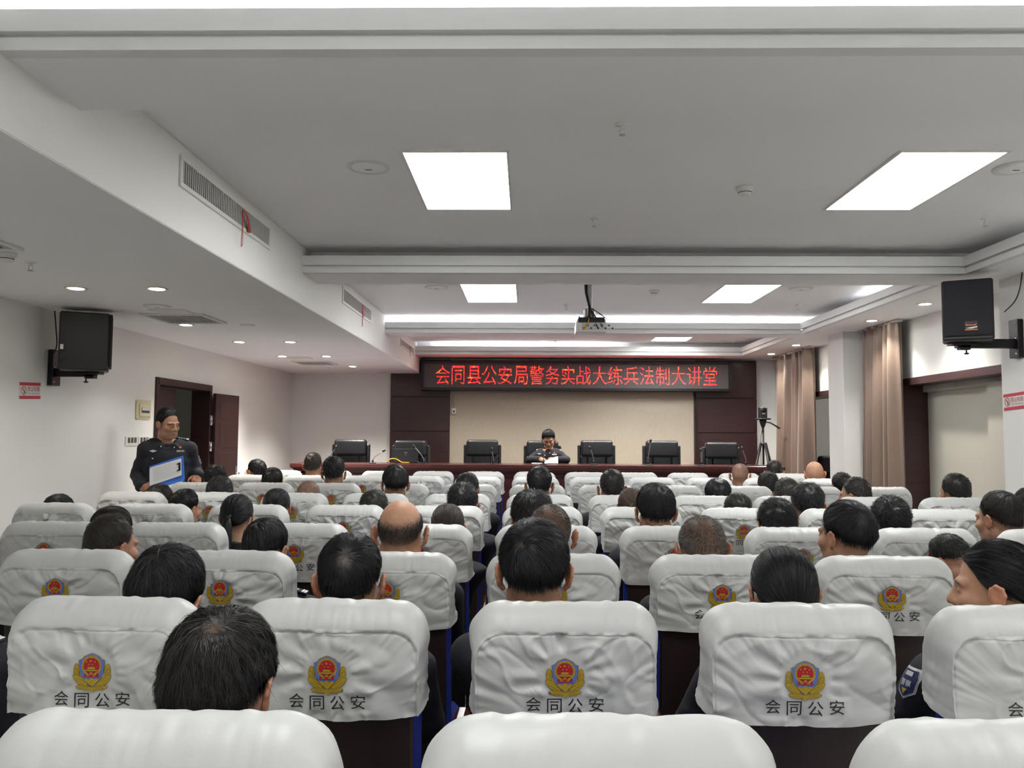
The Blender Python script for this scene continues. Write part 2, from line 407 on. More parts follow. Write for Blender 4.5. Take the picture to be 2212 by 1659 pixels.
# end wall cladding
PY = 13.40
for nm, x0, x1 in (('trim_20', -2.29, -1.285), ('trim_21', 2.83, 3.845)):
    mb = MB(); zs = [0.3, .95, 1.55, 2.13, 2.76]
    for a, b in zip(zs[:-1], zs[1:]): mb.box(x0, x1, PY, YE, a+.004, b-.004, 'dark_panel', bev=.004)
    mb.box(x0+.01, x1-.01, PY+.012, YE, .3, 2.76, 'black_plastic')
    struct(mb, nm)
struct(MB().box(-1.285, 2.83, PY+.03, YE, .3, 2.76, 'wallpaper'), 'trim_22')
struct(MB().box(2.80, 2.835, PY-.01, YE, .3, 2.3, 'dark_panel'), 'trim_23')
# stage
mb = MB(); mb.box(XL, XN, 10.75, YE, 0, .30, 'rostrum_wood').box(-1.6, 1.6, 10.45, 10.75, 0, .15, 'rostrum_wood')
tag(mb.obj('stage'), kind='structure')
# baseboards
struct(MB().box(XL, XL+.012, YB, DY0-.08, 0, .09, 'dark_panel').box(XL, XL+.012, DY1+.08, 10.75, 0, .09, 'dark_panel'), 'baseboard_left')

# door on the left wall
d = tag(bpy.data.objects.new('door_1', None), kind='structure'); link(d)
f = .075
MB().box(XL-.21, XL+.02, DY0, DY0+f, 0, DZ, 'door_wood').box(XL-.21, XL+.02, DY1-f, DY1, 0, DZ, 'door_wood').box(XL-.205, XL+.026, DY0+f*.5, DY1-f*.5, DZ-f, DZ-.001, 'door_wood').obj('door_frame', d)
def leaf(name, T):
    mb = MB(); w, h, t = .68, 2.0, .042
    mb.box(0, w, 0, t, .01, h, 'door_wood', bev=.004, T=T)
    for a, b in ((.12, .5), (.56, .86), (.92, 1.25), (1.31, 1.62), (1.68, 1.9)):
        for y0, y1 in ((-.004, .001), (t-.001, t+.004)): mb.box(.12, w-.12, y0, y1, a, b, 'door_wood', bev=.003, T=T)
    return mb.obj(name, d)
T = Matrix.Translation((XL-.05, DY0+f+.005, 0)) @ Matrix.Rotation(math.radians(90+5), 4, 'Z')
lf = leaf('door_leaf', T)
MB().box(.03, .055, -.010, 0, 1.44, 1.60, 'chrome', T=T).obj('door_plate', lf)
# open leaf: folded back, flat against the wall
T2 = Matrix.Translation((XL+.075, DY1-.01, 0)) @ Matrix.Rotation(math.radians(86), 4, 'Z')
l2 = leaf('door_leaf', T2)
mb = MB(); mb.box(.615, .655, -.008, 0, .82, 1.06, 'chrome', bev=.004, T=T2); mb.tube([tuple(T2@Vector(p)) for p in ((.635, -.008, .97), (.635, -.05, .97), (.625, -.055, .97), (.53, -.055, .965))], .009, 'chrome')
mb.tube([tuple(T2@Vector(p)) for p in ((.635, .05, .97), (.635, .09, .97), (.625, .095, .97), (.53, .095, .965))], .009, 'chrome')
mb.obj('door_handle', l2)
for z in (1.33, 1.66, .3):
    MB().box(XL+.021, XL+.026, DY1-.07, DY1-.03, z-.06, z+.06, 'chrome').tube([(XL+.03, DY1-.018, z-.06), (XL+.03, DY1-.018, z+.06)], .008, 'chrome').obj('hinge', d)

# ------------------------------------------------------------------ ceiling fittings
def light_panel(x0, x1, y0, y1, label, lamp='panel_light'):
    r = empty('ceiling_light_panel', ((x0+x1)/2, (y0+y1)/2, ZC), label, 'ceiling light', 'square bright ceiling light panels')
    cx_, cy_ = (x0+x1)/2, (y0+y1)/2; w, l = (x1-x0)/2, (y1-y0)/2
    mb = MB(); t = .014
    mb.box(-w-t, w+t, -l-t, -l, -.010, 0, 'white_plastic').box(-w-t, w+t, l, l+t, -.010, 0, 'white_plastic').box(-w-t, -w, -l, l, -.010, 0, 'white_plastic').box(w, w+t, -l, l, -.010, 0, 'white_plastic')
    mb.obj('frame', r)
    MB().box(-w, w, -l, l, -.005, -.001, lamp).obj('diffuser', r)
PX = [(-.657, -.112), (1.953, 2.495)]
for y0, lab in ((4.117, 'in the near ceiling tray'), (7.81, 'in the tray of the hanging projector')):
    for (x0, x1), side in zip(PX, ('left', 'right')):
        light_panel(x0, x1, y0, y0+1.06, f'bright rectangular light panel on the {side} {lab}')
light_panel(1.953, 2.495, 11.45, 12.5, 'thin sliver of a light panel in the far tray above the display')
for y0 in (.43, -3.25, -6.3):
    for (x0, x1) in PX: light_panel(x0, x1, y0, y0+1.06, 'added rectangular ceiling light panel, unseen behind the camera', 'panel_light_added')  # panels added out of view to fill the near rows with light
def downlight(px, py, z, label, power=24, at=None):
    p = atZ(px, py, z) if at is None else at
    r = empty('downlight', (p[0], p[1], z), label, 'downlight', 'round recessed downlights')
    MB().lathe([(.052, -.001), (.052, -.006), (.072, -.008), (.075, -.001)], (0, 0, 0), 'down_rim', 24).obj('rim', r)
    MB().lathe([(.050, -.004), (.050, -.0075), (.03, -.0085)], (0, 0, 0), 'down_light', 20).obj('lamp', r)
    ld = bpy.data.lights.new('downlight_beam', 'SPOT'); ld.energy = power; ld.color = (1, .95, .87); ld.spot_size = math.radians(115); ld.spot_blend = .8; ld.shadow_soft_size = .05
    lo = link(bpy.data.objects.new('beam', ld), r); lo.location = (0, 0, -.012)
DL = [(164, 622, 'large glowing downlight on the low ceiling nearest the left speaker'), (339, 623, 'glowing downlight right of the speaker, above the round ceiling speaker'),
      (402, 701, 'glowing downlight beside the slatted ceiling diffuser'), (517, 738, 'left downlight of the middle pair on the low ceiling'), (627, 738, 'right downlight of the middle pair, near the soffit edge'),
      (610, 769, 'downlight just left of the far small diffuser'), (705, 769, 'downlight just right of the far small diffuser'), (762, 791, 'last small downlight on the low ceiling by the end wall')]
for i, (x, y, l) in enumerate(DL): downlight(x, y, ZL-.004, l, 15 if i < 3 else (50 if i < 5 else (110 if i == 5 else 190)))
for x, y, l in [(1998, 656, 'right downlight nearest the black wall speaker'), (1883, 692, 'downlight above the nearer curtain'), (1720, 745, 'downlight above the farther curtain'), (1666, 764, 'last right downlight by the dark panel')]: downlight(x, y, ZB, l, 42)
for i, xx in enumerate((-1.2, -.1, 1.0, 1.75, 3.0)): downlight(0, 0, ZC, 'added stage downlight in the far tray, unseen behind the beam', 105, (xx, 12.0))  # added downlights, unseen, that brighten the stage and end wall
def round_speaker(px, py, z, r0, label):
    p = atZ(px, py, z); r = empty('ceiling_speaker', (p[0], p[1], z), label, 'ceiling speaker', 'round white ceiling speakers')
    MB().lathe([(r0, 0), (r0, -.006), (r0*.86, -.009), (r0*.84, -.001)], (0, 0, 0), 'white_plastic', 32).obj('rim', r)
    MB().lathe([(r0*.84, -.002), (r0*.84, -.005), (r0*.5, -.012), (.01, -.015)], (0, 0, 0), 'ceiling_paint', 32).obj('grille', r)
    MB().box(-.018, .018, -.004, .004, -.0165, -.014, 'vent_dark').obj('badge', r)
for a in [(796, 361, ZC, .118, 'round flush ceiling speaker left of the big light panel'), (2195, 362, ZC, .118, 'round ceiling speaker at the right edge of the picture'), (943, 620, ZC, .118, 'round ceiling speaker left of the farther left light panel'),
          (1730, 623, ZC, .118, 'round ceiling speaker right of the half-lit panel'), (340, 661, ZL-.004, .105, 'round ceiling speaker on the low ceiling behind the left speaker')]: round_speaker(*a)
def smoke(px, py, z, label):
    p = atZ(px, py, z); r = empty('smoke_detector', (p[0], p[1], z), label, 'smoke detector', 'smoke detectors')
    MB().lathe([(.052, 0), (.052, -.018), (.046, -.024)], (0, 0, 0), 'white_plastic', 24).obj('base', r)
    MB().lathe([(.042, -.022), (.042, -.030), (.036, -.046), (.022, -.052)], (0, 0, 0), 'white_plastic', 24).obj('head', r)
    MB().lathe([(.0412, -.034), (.040, -.038)], (0, 0, 0), 'vent_dark', 24).obj('slot', r)
for a in [(1609, 404, ZC, 'white smoke detector in the near ceiling tray'), (1414, 627, ZC, 'white smoke detector near the half-lit panel'), (14, 546, ZL-.004, 'smoke detector cut by the left picture edge'), (712, 790, ZL-.004, 'tiny smoke detector beside the far diffuser')]: smoke(*a)
def sprinkler(px, py, z, label):
    p = atZ(px, py, z); r = empty('sprinkler', (p[0], p[1], z), label, 'sprinkler', 'fire sprinklers')
    MB().lathe([(.03, 0), (.03, -.004), (.012, -.010)], (0, 0, 0), 'white_plastic', 20).obj('rosette', r)
    mb = MB(); mb.tube([(0, 0, -.008), (0, 0, -.026)], .009, 'white_plastic', 10)
    for s in (-1, 1): mb.tube([(s*.009, 0, -.022), (s*.013, 0, -.036), (s*.003, 0, -.052)], .003, 'white_plastic', 6)
    mb.obj('body', r); MB().lathe([(.016, -.052), (.016, -.055), (.004, -.056)], (0, 0, 0), 'grey_metal', 16).obj('deflector', r)
for a in [(1344, 268, ZC, 'fire sprinkler hanging closest to the camera'), (1284, 473, ZC, 'fire sprinkler right of the big left light panel'), (2128, 472, ZC, 'fire sprinkler right of the big right light panel'), (1223, 658, ZC, 'small sprinkler left of the projector pole'),
          (1724, 658, ZC, 'small sprinkler by the far right cove'), (1200, 736, ZC, 'tiny sprinkler in the far tray left of the display middle'), (1566, 736, ZC, 'tiny sprinkler in the far tray at the right'), (67, 566, ZL-.004, 'sprinkler on the low left ceiling near the picture edge')]: sprinkler(*a)
def diffuser(x0, x1, y0, y1, label, ns):
    z = ZL-.004; r = empty('ceiling_diffuser', ((x0+x1)/2, (y0+y1)/2, z), label, 'air vent', 'slatted ceiling air vents')
    w, l = (x1-x0)/2, (y1-y0)/2; t = .035; mb = MB()
    mb.box(-w, w, -l, -l+t, -.014, 0, 'white_plastic', bev=.003).box(-w, w, l-t, l, -.014, 0, 'white_plastic', bev=.003).box(-w, -w+t, -l+t, l-t, -.0139, 0, 'white_plastic', bev=.003).box(w-t, w, -l+t, l-t, -.0139, 0, 'white_plastic', bev=.003); mb.obj('frame', r)
    MB().box(-w+t, w-t, -l+t, l-t, -.003, -.001, 'vent_dark').obj('backing', r)
    mb = MB()
    for i in range(ns):
        x = -w+t+(i+.5)*(2*w-2*t)/ns; mb.box(x-.006, x+.006, -l+t, l-t, -.012, -.004, 'vent_slat')
    mb.obj('slats', r)
a, b = atZ(310, 679, ZL), atZ(470, 697, ZL)
a, b, c = atZ(300, 676, ZL), atZ(440, 677, ZL), atZ(425, 696, ZL); diffuser(a[0], b[0], a[1], c[1], 'slatted square air vent in the low ceiling right of the speaker', 12)
a, b, c = atZ(628, 779, ZL), atZ(715, 781, ZL), atZ(690, 786.5, ZL); diffuser(a[0], b[0], a[1], c[1], 'small far slatted air vent between the last downlights', 12)
a = atZ(53, 536, ZL); diffuser(a[0]-.64, a[0], a[1]-.6, a[1], 'slatted air vent cut off by the left picture edge', 12)
for px, py, l in ((372, 671.5, 'small square ceiling hatch just behind the slatted vent'), (648, 772, 'small far ceiling hatch behind the downlights')):
    p = atZ(px, py, ZL); r = MB().box(p[0]-.15, p[0]+.15, p[1]-.12, p[1]+.12, ZL-.012, ZL-.004, 'white_plastic', bev=.002).obj('ceiling_hatch'); tag(r, l, 'hatch', 'ceiling hatches')
p = atZ(535, 701, ZL); tag(MB().lathe([(.07, 0), (.07, -.006), (.05, -.009)], (p[0], p[1], ZL-.004), 'white_plastic', 24).obj('ceiling_hatch'), 'small round white cover on the low ceiling beyond the vent', 'hatch', 'ceiling hatches')

# wall grilles on the soffit face, with red streamers
def soffit_vent(pl, pr, label, rib):
    (xa, ya, yb), (xb, yc, yd) = pl, pr
    A0, A1, B0, B1 = atX(xa, ya, XS), atX(xa, yb, XS), atX(xb, yc, XS), atX(xb, yd, XS)
    y0, y1 = A0[1], B0[1]; z1 = (A0[2]+B0[2])/2; z0 = (A1[2]+B1[2])/2
    r = empty('soffit_vent', (XS, (y0+y1)/2, (z0+z1)/2), label, 'air vent', 'long air vents in the white soffit')
    l, h = (y1-y0)/2, (z1-z0)/2; t = h*.30; X = .012; mb = MB()
    mb.box(0, X, -l, l, -h, -h+t, 'white_plastic', bev=.002).box(0, X, -l, l, h-t, h, 'white_plastic', bev=.002).box(0, X, -l, -l+t, -h+t, h-t, 'white_plastic', bev=.001).box(0, X, l-t, l, -h+t, h-t, 'white_plastic', bev=.001); mb.obj('frame', r)
    MB().box(.0005, .002, -l+t, l-t, -h+t, h-t, 'vent_dark').obj('backing', r)
    mb = MB(); ns = 52
    for i in range(ns):
        y = -l+t+(i+.5)*(2*l-2*t)/ns; mb.box(.003, .010, y-.0042, y+.0042, -h+t, h-t, 'vent_slat')
    mb.obj('slats', r)
    q = tag(bpy.data.objects.new('red_streamer', None), rib, 'streamer', 'red streamers on the soffit vents'); link(q); q.location = (XS+.014, (y0+y1)/2 + l*.16, (z0+z1)/2+h*.5)
    me = []
    for k in range(9):
        u = k/8; me.append((.006+.012*math.sin(u*3), .03+.10*u, -.16*u*h/.11)); me.append((.006+.012*math.sin(u*3+.6), .03+.10*u+.012+.06*u, -.14*u*h/.11))
    MB().add(me, [(2*k, 2*k+1, 2*k+3, 2*k+2) for k in range(8)], 'ribbon_red', True).obj('ribbon', q)
    hl = h/.11
    MB().tube([(.006, .03, 0), (.012, .0, -.03*hl), (.014, .006, -.14*hl), (.016, -.010, -.30*hl), (.016, -.004, -.325*hl), (.016, .012, -.30*hl), (.014, .022, -.14*hl), (.010, .02, -.02*hl)], .002, 'ribbon_red', 6).obj('cord_loop', q)
soffit_vent((388, 331, 402), (582, 491, 542), 'long slatted air vent nearest on the white soffit', 'red cloth streamer and loop hanging from the nearest soffit vent')
soffit_vent((739, 617, 657), (801, 668, 697), 'middle slatted air vent on the soffit face', 'red bow streamer on the middle soffit vent')
soffit_vent((865, 728, 748), (893, 753, 766), 'small far air vent on the soffit beside the display', 'red streamer on the farthest soffit vent beside the display')

# ------------------------------------------------------------------ wall things
def no_smoking(name_label, T, mirror):
    """Sign in local coordinates: x along, z up, y out; 0.27 x 0.10."""
    r = tag(bpy.data.objects.new('no_smoking_sign', None), name_label, 'sign', 'no smoking signs'); link(r); r.matrix_world = T
    w, h = .135, .066
    MB().box(-w, w, 0, .002, -h*.9, h*.9, 'sign_white').obj('plate', r)
    MB().box(-w, w, .002, .003, h*.62, h*1.0, 'sign_red').box(-w, w, .002, .003, -h*1.0, -h*.62, 'sign_red').obj('red_bands', r)
    fn = lambda p: (-p[0] if mirror else p[0], .0035, p[1])
    mb = MB(); n = 28; c = (-.083, 0); R0, R1 = .035, .029
    ring = [(c[0]+R*math.cos(2*math.pi*i/n), c[1]+R*math.sin(2*math.pi*i/n)) for R in (R0, R1) for i in range(n)]
    mb.add([fn(p) for p in ring], [(i, (i+1) % n, n+(i+1) % n, n+i) for i in range(n)], 'sign_print')
    s = .0035; mb.poly([(c[0]-.022-s, .020), (c[0]-.022+s, .024), (c[0]+.022+s, -.020), (c[0]+.022-s, -.024)], 'sign_print', fn)
    mb.poly([(c[0]-.006, -.022), (c[0]+.001, -.024), (c[0]+.016, .012), (c[0]+.010, .014)], 'vent_dark', fn)
    mb.obj('smoking_symbol', r)
    mb = MB(); text_on(mb, '禁止吸烟', 'sign_print', fn, .042, .014, .155, .040); text_on(mb, 'No Smoking', 'sign_grey', fn, .045, -.023, .15, .022); mb.obj('lettering', r)
p0, p1 = atX(42, 844, XL), atX(86, 844, XL)
T = Matrix.Translation((XL+.001, (p0[1]+p1[1])/2, (p0[2]+p1[2])/2)) @ Matrix.Rotation(math.radians(-90), 4, 'Z') @ Matrix.Rotation(math.radians(2.5), 4, 'Y')
no_smoking('red and white no smoking sign on the left wall', T, True)
p0, p1 = atX(2169, 867, XC), atX(2214, 867, XC)
T = Matrix.Translation((XC-.001, (p0[1]+p1[1])/2, (p0[2]+p1[2])/2)) @ Matrix.Rotation(math.radians(90), 4, 'Z') @ Matrix.Rotation(math.radians(2.5), 4, 'Y')
no_smoking('red and white no smoking sign at the right edge', T, True)

# distribution box and switches
p0, p1 = atX(290, 864, XL), atX(325, 905, XL)
r = empty('distribution_box', (XL, (p0[1]+p1[1])/2, (p0[2]+p1[2])/2), 'cream electrical distribution box on the wall left of the door', 'electrical box')
MB().box(0, .02, -.155, .155, -.10, .10, 'cream_plastic', bev=.012).obj('body', r)
MB().box(.02, .034, -.115, .115, -.075, .06, 'cream_plastic', bev=.008).obj('cover', r)
MB().box(.030, .036, -.085, .085, -.035, .02, 'switch_dark').obj('window', r)
mb = MB()
for i in range(6): mb.box(.034, .040, -.078+i*.026, -.056+i*.026, -.012, .018, 'white_plastic', bev=.002); mb.box(.034, .044, -.074+i*.026, -.060+i*.026, -.022, -.010, 'breaker_blue', bev=.002)
mb.obj('breakers', r)
p0, p1 = atX(268, 943, XL), atX(301, 962, XL)
for k in (0, 1):
    r = empty('light_switch', (XL, p0[1]+.145+k*.26, (p0[2]+p1[2])/2), ('white wall switch plate with three dark rockers, left of the officer', 'second white switch plate mostly hidden behind the officer')[k], 'light switch', 'wall switch plates')
    MB().box(0, .010, -.125, .125, -.05, .05, 'white_plastic', bev=.005).obj('plate', r)
    for i in range(3): MB().box(.010, .016, -.086+i*.065, -.046+i*.065, -.018, .036, 'switch_dark', bev=.003).obj('rocker', r)

def wall_speaker(label, loc, w, dpt, h, rz, bx, bz, wallx, cable, logo):
    r = empty('wall_speaker', loc, label, 'loudspeaker', None, rz)
    MB().box(-w/2, w/2, -dpt/2+.02, dpt/2, 0, h, 'black_plastic', bev=.012).obj('cabinet', r)
    MB().box(-w/2+.004, w/2-.004, -dpt/2, -dpt/2+.022, .03, h-.006, 'speaker_grille', bev=.008).obj('grille', r)
    if logo:
        mb = MB(); fn = lambda p: (p[0], -dpt/2-.0015, p[1]); c = (.02, .105)
        mb.poly([(c[0]-.042, c[1]-.034), (c[0]+.042, c[1]-.034), (c[0]+.042, c[1]+.034), (c[0]-.042, c[1]+.034)], 'black_plastic', fn)
        fn = lambda p: (p[0], -dpt/2-.002, p[1])
        mb.poly([(c[0]-.042, c[1]-.034), (c[0]+.042, c[1]-.034), (c[0]+.042, c[1]-.026), (c[0]-.042, c[1]-.026)], 'orange_print', fn)
        mb.poly([(c[0]-.038, c[1]-.018), (c[0]-.01, c[1]-.012), (c[0]+.04, c[1]-.006), (c[0]+.04, c[1]-.014), (c[0], c[1]-.022)], 'white_plastic', fn)
        mb.poly([(c[0]-.036, c[1]+.002), (c[0]-.036, c[1]+.016), (c[0]-.026, c[1]+.010), (c[0]+.01, c[1]+.007), (c[0]+.036, c[1]+.014), (c[0]+.03, c[1]+.001)], 'orange_print', fn)
        mb.obj('badge', r)
    inv = r.matrix_basis.inverted() if False else (Matrix.Translation(loc) @ Matrix.Rotation(rz, 4, 'Z')).inverted()
    L = lambda p: tuple(inv @ Vector(p))
    by, bz0 = bx, bz
    s = 1 if wallx < 0 else -1
    # bracket: wall rail, arm and tray
    mb = MB(); T = inv
    mb.box(wallx, wallx+s*.045, by-.06, by+.06, bz0, bz0+.30, 'black_metal', bev=.004, T=T)
    mb.box(wallx+s*.02, loc[0]+s*.05, by-.03, by+.03, bz0+.075, bz0+.145, 'black_metal', bev=.004, T=T)
    mb.box(loc[0]-.10, loc[0]+.10, by-.045, by+.045, loc[2]-.022, loc[2], 'black_metal', bev=.003, T=T)
    mb.box(loc[0]-.03, loc[0]+.05, by-.03, by+.03, bz0+.06, loc[2]-.01, 'black_metal', bev=.003, T=T)
    for zz in (.03, .15, .27): mb.ell(L((wallx+s*.046, by-.035, bz0+zz)), (.007, .007, .007), 'chrome', 8, 6)
    mb.tube([L((loc[0]-s*.03, by, bz0+.06)), L((loc[0]-s*.03, by, bz0+.035))], .006, 'black_metal', 8); mb.ell(L((loc[0]-s*.03, by, bz0+.032)), (.02, .02, .008), 'black_metal', 12, 6)
    mb.obj('bracket', r)
    MB().tube(crom([L(p) for p in cable]), .005, 'black_cable', 6).obj('cable', r)
    return r
Y = 6.55
p = atY(179, 802, Y)
a = math.radians(117)
sp = wall_speaker('black loudspeaker on a wall bracket, turned sideways, on the left wall', (p[0]+.02, Y, p[2]),   .30, .385, .475, a, 6.62, atX(110, 833, XL)[2]-.0, XL,
             [(XL+.03, 6.58, ZL-.01), (XL+.035, 6.6, ZL-.15), (XL+.06, 6.58, ZL-.30), (XL+.03, 6.58, ZL-.42), (XL+.03, 6.6, ZL-.50)], False)
MB().box(-.1825, -.179, .155, .178, .16, .20, 'white_plastic').box(-.182, -.179, .14, .178, .08, .14, 'vent_dark').obj('rear_plate', sp)
Y = 6.22
p = atY(2091, 738, Y)
wall_speaker('black loudspeaker with an orange badge on the right column bracket', (p[0], Y, p[2]), .345, .30, .465, math.radians(-27), 6.30, atX(2150, 776, XC)[2]-.02, XC,
             [(XC-.02, 6.2, ZB-.0), (XC-.03, 6.22, ZB-.12), (XC-.06, 6.24, ZB-.22), (XC-.12, 6.28, ZB-.30)], True)

# ------------------------------------------------------------------ LED message display
r = empty('led_display', (.83, 13.27, 2.2), 'long black display with red Chinese lettering above the stage', 'message display')
A, B = atY(910, 778, 13.2), atY(1580, 846, 13.2)
x0, x1, z0, z1 = A[0]-.83, B[0]-.83, B[2]-2.2, A[2]-2.2-.005
mb = MB(); t = .045; yF = -.07
mb.box(x0, x1, yF-.02, .13, z0, z0+t, 'led_frame', bev=.006).box(x0, x1, yF-.02, .13, z1-t, z1, 'led_frame', bev=.006).box(x0, x0+t, yF-.0198, .13, z0+t, z1-t, 'led_frame').box(x1-t, x1, yF-.0198, .13, z0+t, z1-t, 'led_frame').obj('frame', r)
MB().box(x0+t*.5, x1-t*.5, yF, .12, z0+t*.5, z1-t*.5, 'led_face').obj('dot_panel', r)
msg = '会同县公安局警务实战大练兵法制大讲堂'
TA, TB = atY(940, 790, 13.2), atY(1547, 833, 13.2)
pitch = (TB[0]-TA[0])/17.86; dot = .0098; nx, nz = int(pitch*.95/dot), int((TA[2]-TB[2])/dot)
verts = []; faces = []; midx = []
for ci, ch in enumerate(msg):
    vs, fs = text_mesh(ch); lo, hi = np.array([-.47, -.44]), np.array([.47, .44])
    ctr = (vs.min(0)+vs.max(0))/2 if False else np.array([(vs[:, 0].min()+vs[:, 0].max())/2, (vs[:, 1].min()+vs[:, 1].max())/2])
    half = np.array([.47, (vs[:, 1].max()-vs[:, 1].min())/2*1.02])
    bvh = BVHTree.FromPolygons([(v[0], v[1], 0) for v in vs], fs)
    g = np.zeros((nz, nx), bool)
    for j in range(nz):
        for i in range(nx):
            u = ctr[0]+((i+.5)/nx*2-1)*half[0]; v = ctr[1]+(1-(j+.5)/nz*2)*half[1]
            g[j, i] = bvh.ray_cast(Vector((u, v, 1)), Vector((0, 0, -1)))[0] is not None
    e = g.copy(); e[1:] &= g[:-1]; keep = e.copy()
    lone = g & ~e & ~np.vstack([e[1:], np.zeros((1, nx), bool)]); keep |= lone     # thin strokes stay one dot high
    e2 = keep.copy(); e2[:, 1:] &= keep[:, :-1]; lone = keep & ~e2 & ~np.hstack([e2[:, 1:], np.zeros((nz, 1), bool)]); keep = e2 | lone
    rc = random.Random(ci)
    for j in range(nz):
        for i in range(nx):
            if not keep[j, i]: continue
            x = TA[0]-.83+ci*pitch+(i+.5)*dot; z = TA[2]-2.2-(j+.5)*dot; h = dot*.43; y = yF-.0015; o = len(verts)
            verts += [(x-h, y, z-h), (x+h, y, z-h), (x+h, y, z+h), (x-h, y, z+h)]; faces.append((o, o+1, o+2, o+3))
            q = vnoise(np.array(ci*7.3+i*.35), np.array(j*.35), np.array(3.3))+rc.uniform(-.35, .35); midx.append(0 if abs(q) < .42 else (1 if q > 0 else 2))
mobj('lettering', npmesh('lettering', np.array(verts), np.array(faces), ['led_red', 'led_orange', 'led_pink'], midx, False), r)
# hanging switch and cords below the display
A = atY(978, 888, 13.39)
r = empty('hanging_switch', (A[0]+.02, 13.41, A[2]), 'small white switch box hanging on a cord at the beige panel', 'switch box')
MB().box(-.035, .035, -.03, .0, -.05, .05, 'white_plastic', bev=.006).obj('body', r); MB().box(-.016, .014, -.033, -.029, -.025, .012, 'switch_dark').obj('button', r)
MB().tube([(-.02, -.012, .05), (-.03, -.014, .15), (-.025, -.015, .30)], .006, 'grey_cable', 6).tube([(.0, -.012, .05), (-.012, -.014, .2), (-.01, -.015, .30)], .005, 'grey_cable', 6).obj('cords', r)
A, B = atY(1502, 850, 13.37), atY(1513, 1000, 13.3)
tag(MB().tube([tuple(A), (A[0]+.012, 13.36, A[2]-.35), (A[0]+.03, 13.34, A[2]-.75), tuple(B), (B[0], 13.3, .3)], .009, 'black_cable', 6).obj('hanging_cable'), 'black cable hanging from the display along the right dark panel', 'cable')

# ------------------------------------------------------------------ projector
Y = 7.6
p = atY(1277, 700, Y)
r = empty('projector', (p[0], Y, p[2]), 'white projector hanging from the ceiling on a silver pole with cables', 'projector')
hw = 33/FPX*Y; pz = ZC-p[2]
prof = [(-hw, -.075), (hw, -.075), (hw*1.02, -.03), (hw*.93, .05), (-hw*.90, .05), (-hw*1.0, -.0)]
MB().prism(prof, -.02, .24, 'white_plastic').obj('body', r)
MB().box(-hw*.86, hw*.88, -.024, -.018, .012, .064, 'vent_dark', bev=.004).obj('top_shroud', r)
mb = MB(); mb.box(-hw*.62, hw*.8, -.024, -.019, -.062, .010, 'grey_metal')
for i in range(9): mb.box(-hw*.55+i*.034, -hw*.55+i*.034+.018, -.028, -.022, -.05+(i % 2)*.026, -.036+(i % 2)*.026, 'vent_dark')
mb.obj('socket_panel', r)
px = atY(1276, 640, Y)[0]-p[0]
MB().box(px-.022, px+.022, .08, .13, .16, pz, 'grey_metal', bev=.006).lathe([(.09, pz-.012), (.09, pz-.001)], (px, .105, 0), 'grey_metal', 20).obj('pole', r)
MB().box(px-.06, px+.05, .06, .15, .065, .16, 'grey_metal', bev=.012).tube([(px-.1, .1, .06), (px+.1, .1, .06)], .012, 'grey_metal').tube([(px-.1, .05, .05), (px-.11, .02, .072)], .010, 'grey_metal').obj('mount', r)
mb = MB(); mb.tube([(px-.04, .07, pz-.01), (px-.042, .065, .45), (px-.038, .06, .30), (px-.01, .04, .17), (px-.015, .0, .1), (px-.02, -.03, .05)], .016, 'black_cable', 8)
mb.tube([(px-.01, .04, .16), (px+.06, .0, .05), (px+.11, -.03, -.03)], .007, 'black_cable', 6).tube([(px, .03, .15), (px+.03, -.01, .04), (px+.07, -.03, -.05)], .007, 'black_cable', 6).tube([(px+.01, .04, .16), (px+.10, .0, .09), (px+.16, -.02, .04)], .005, 'black_cable', 6)
mb.obj('black_cables', r); MB().tube([(px-.018, -.03, .06), (px-.03, -.036, .0), (px-.07, -.034, -.055)], .008, 'yellow_cable', 6).obj('yellow_plug_cable', r)

# ------------------------------------------------------------------ curtains
def curtain(y0, y1, x, label, seed):
    n, mrows = 220, 24; u = np.linspace(0, 1, n); v = np.linspace(0, 1, mrows)
    U, Vv = np.meshgrid(u, v); rg = np.random.default_rng(seed)
    ph = np.cumsum(np.repeat(rg.uniform(.5, 1.6, n//20), 20)); ph = ph/ph[-1]
    nf = 5.5; amp = .070+.02*np.sin(U*9+seed)
    y = y0+(y1-y0)*(U + .012*np.sin(U*14+Vv*2+seed)) * (1-.10*np.sin(math.pi*np.clip(Vv*1.0, 0, 1))*0)
    a = np.interp(U, u, ph)*nf*2*math.pi + .5*np.sin(Vv*2.2+U*5)
    X = x + amp*np.sin(a)*(.75+.35*Vv) + .012*np.sin(2.3*a+Vv*1.5) + .015*np.sin(Vv*3+seed)
    y = y + .018*np.cos(a)*(.6+.4*Vv)
    z = (ZB-.012)*(1-Vv) + .02*Vv
    V1 = np.stack([X, y, z], -1).reshape(-1, 3); V2 = V1+np.array([.006, 0, 0])
    i, j = np.meshgrid(np.arange(mrows-1), np.arange(n-1), indexing='ij'); k = (i*n+j).ravel()
    F1 = np.stack([k, k+1, k+n+1, k+n], 1); nv = n*mrows
    r = empty('curtain', (x, (y0+y1)/2, 0), label, 'curtain', 'brown curtains on the right wall')
    o = mobj('cloth', npmesh('cloth', np.vstack([V1, V2])-np.array([x, (y0+y1)/2, 0]), np.vstack([F1[:, ::-1], F1+nv]), ['curtain_cloth']), r)
    MB().box(-.03, .03, (y0-y1)/2-.05, (y1-y0)/2+.05, ZB-.03, ZB-.001, 'grey_metal', bev=.004).obj('rail', r)
curtain(8.72, 9.66, 4.04, 'brown floor-length curtain nearer the camera, right of the white column', 3)
curtain(11.35, 12.95, 4.02, 'brown floor-length curtain farther away, beside the camera tripod', 8)
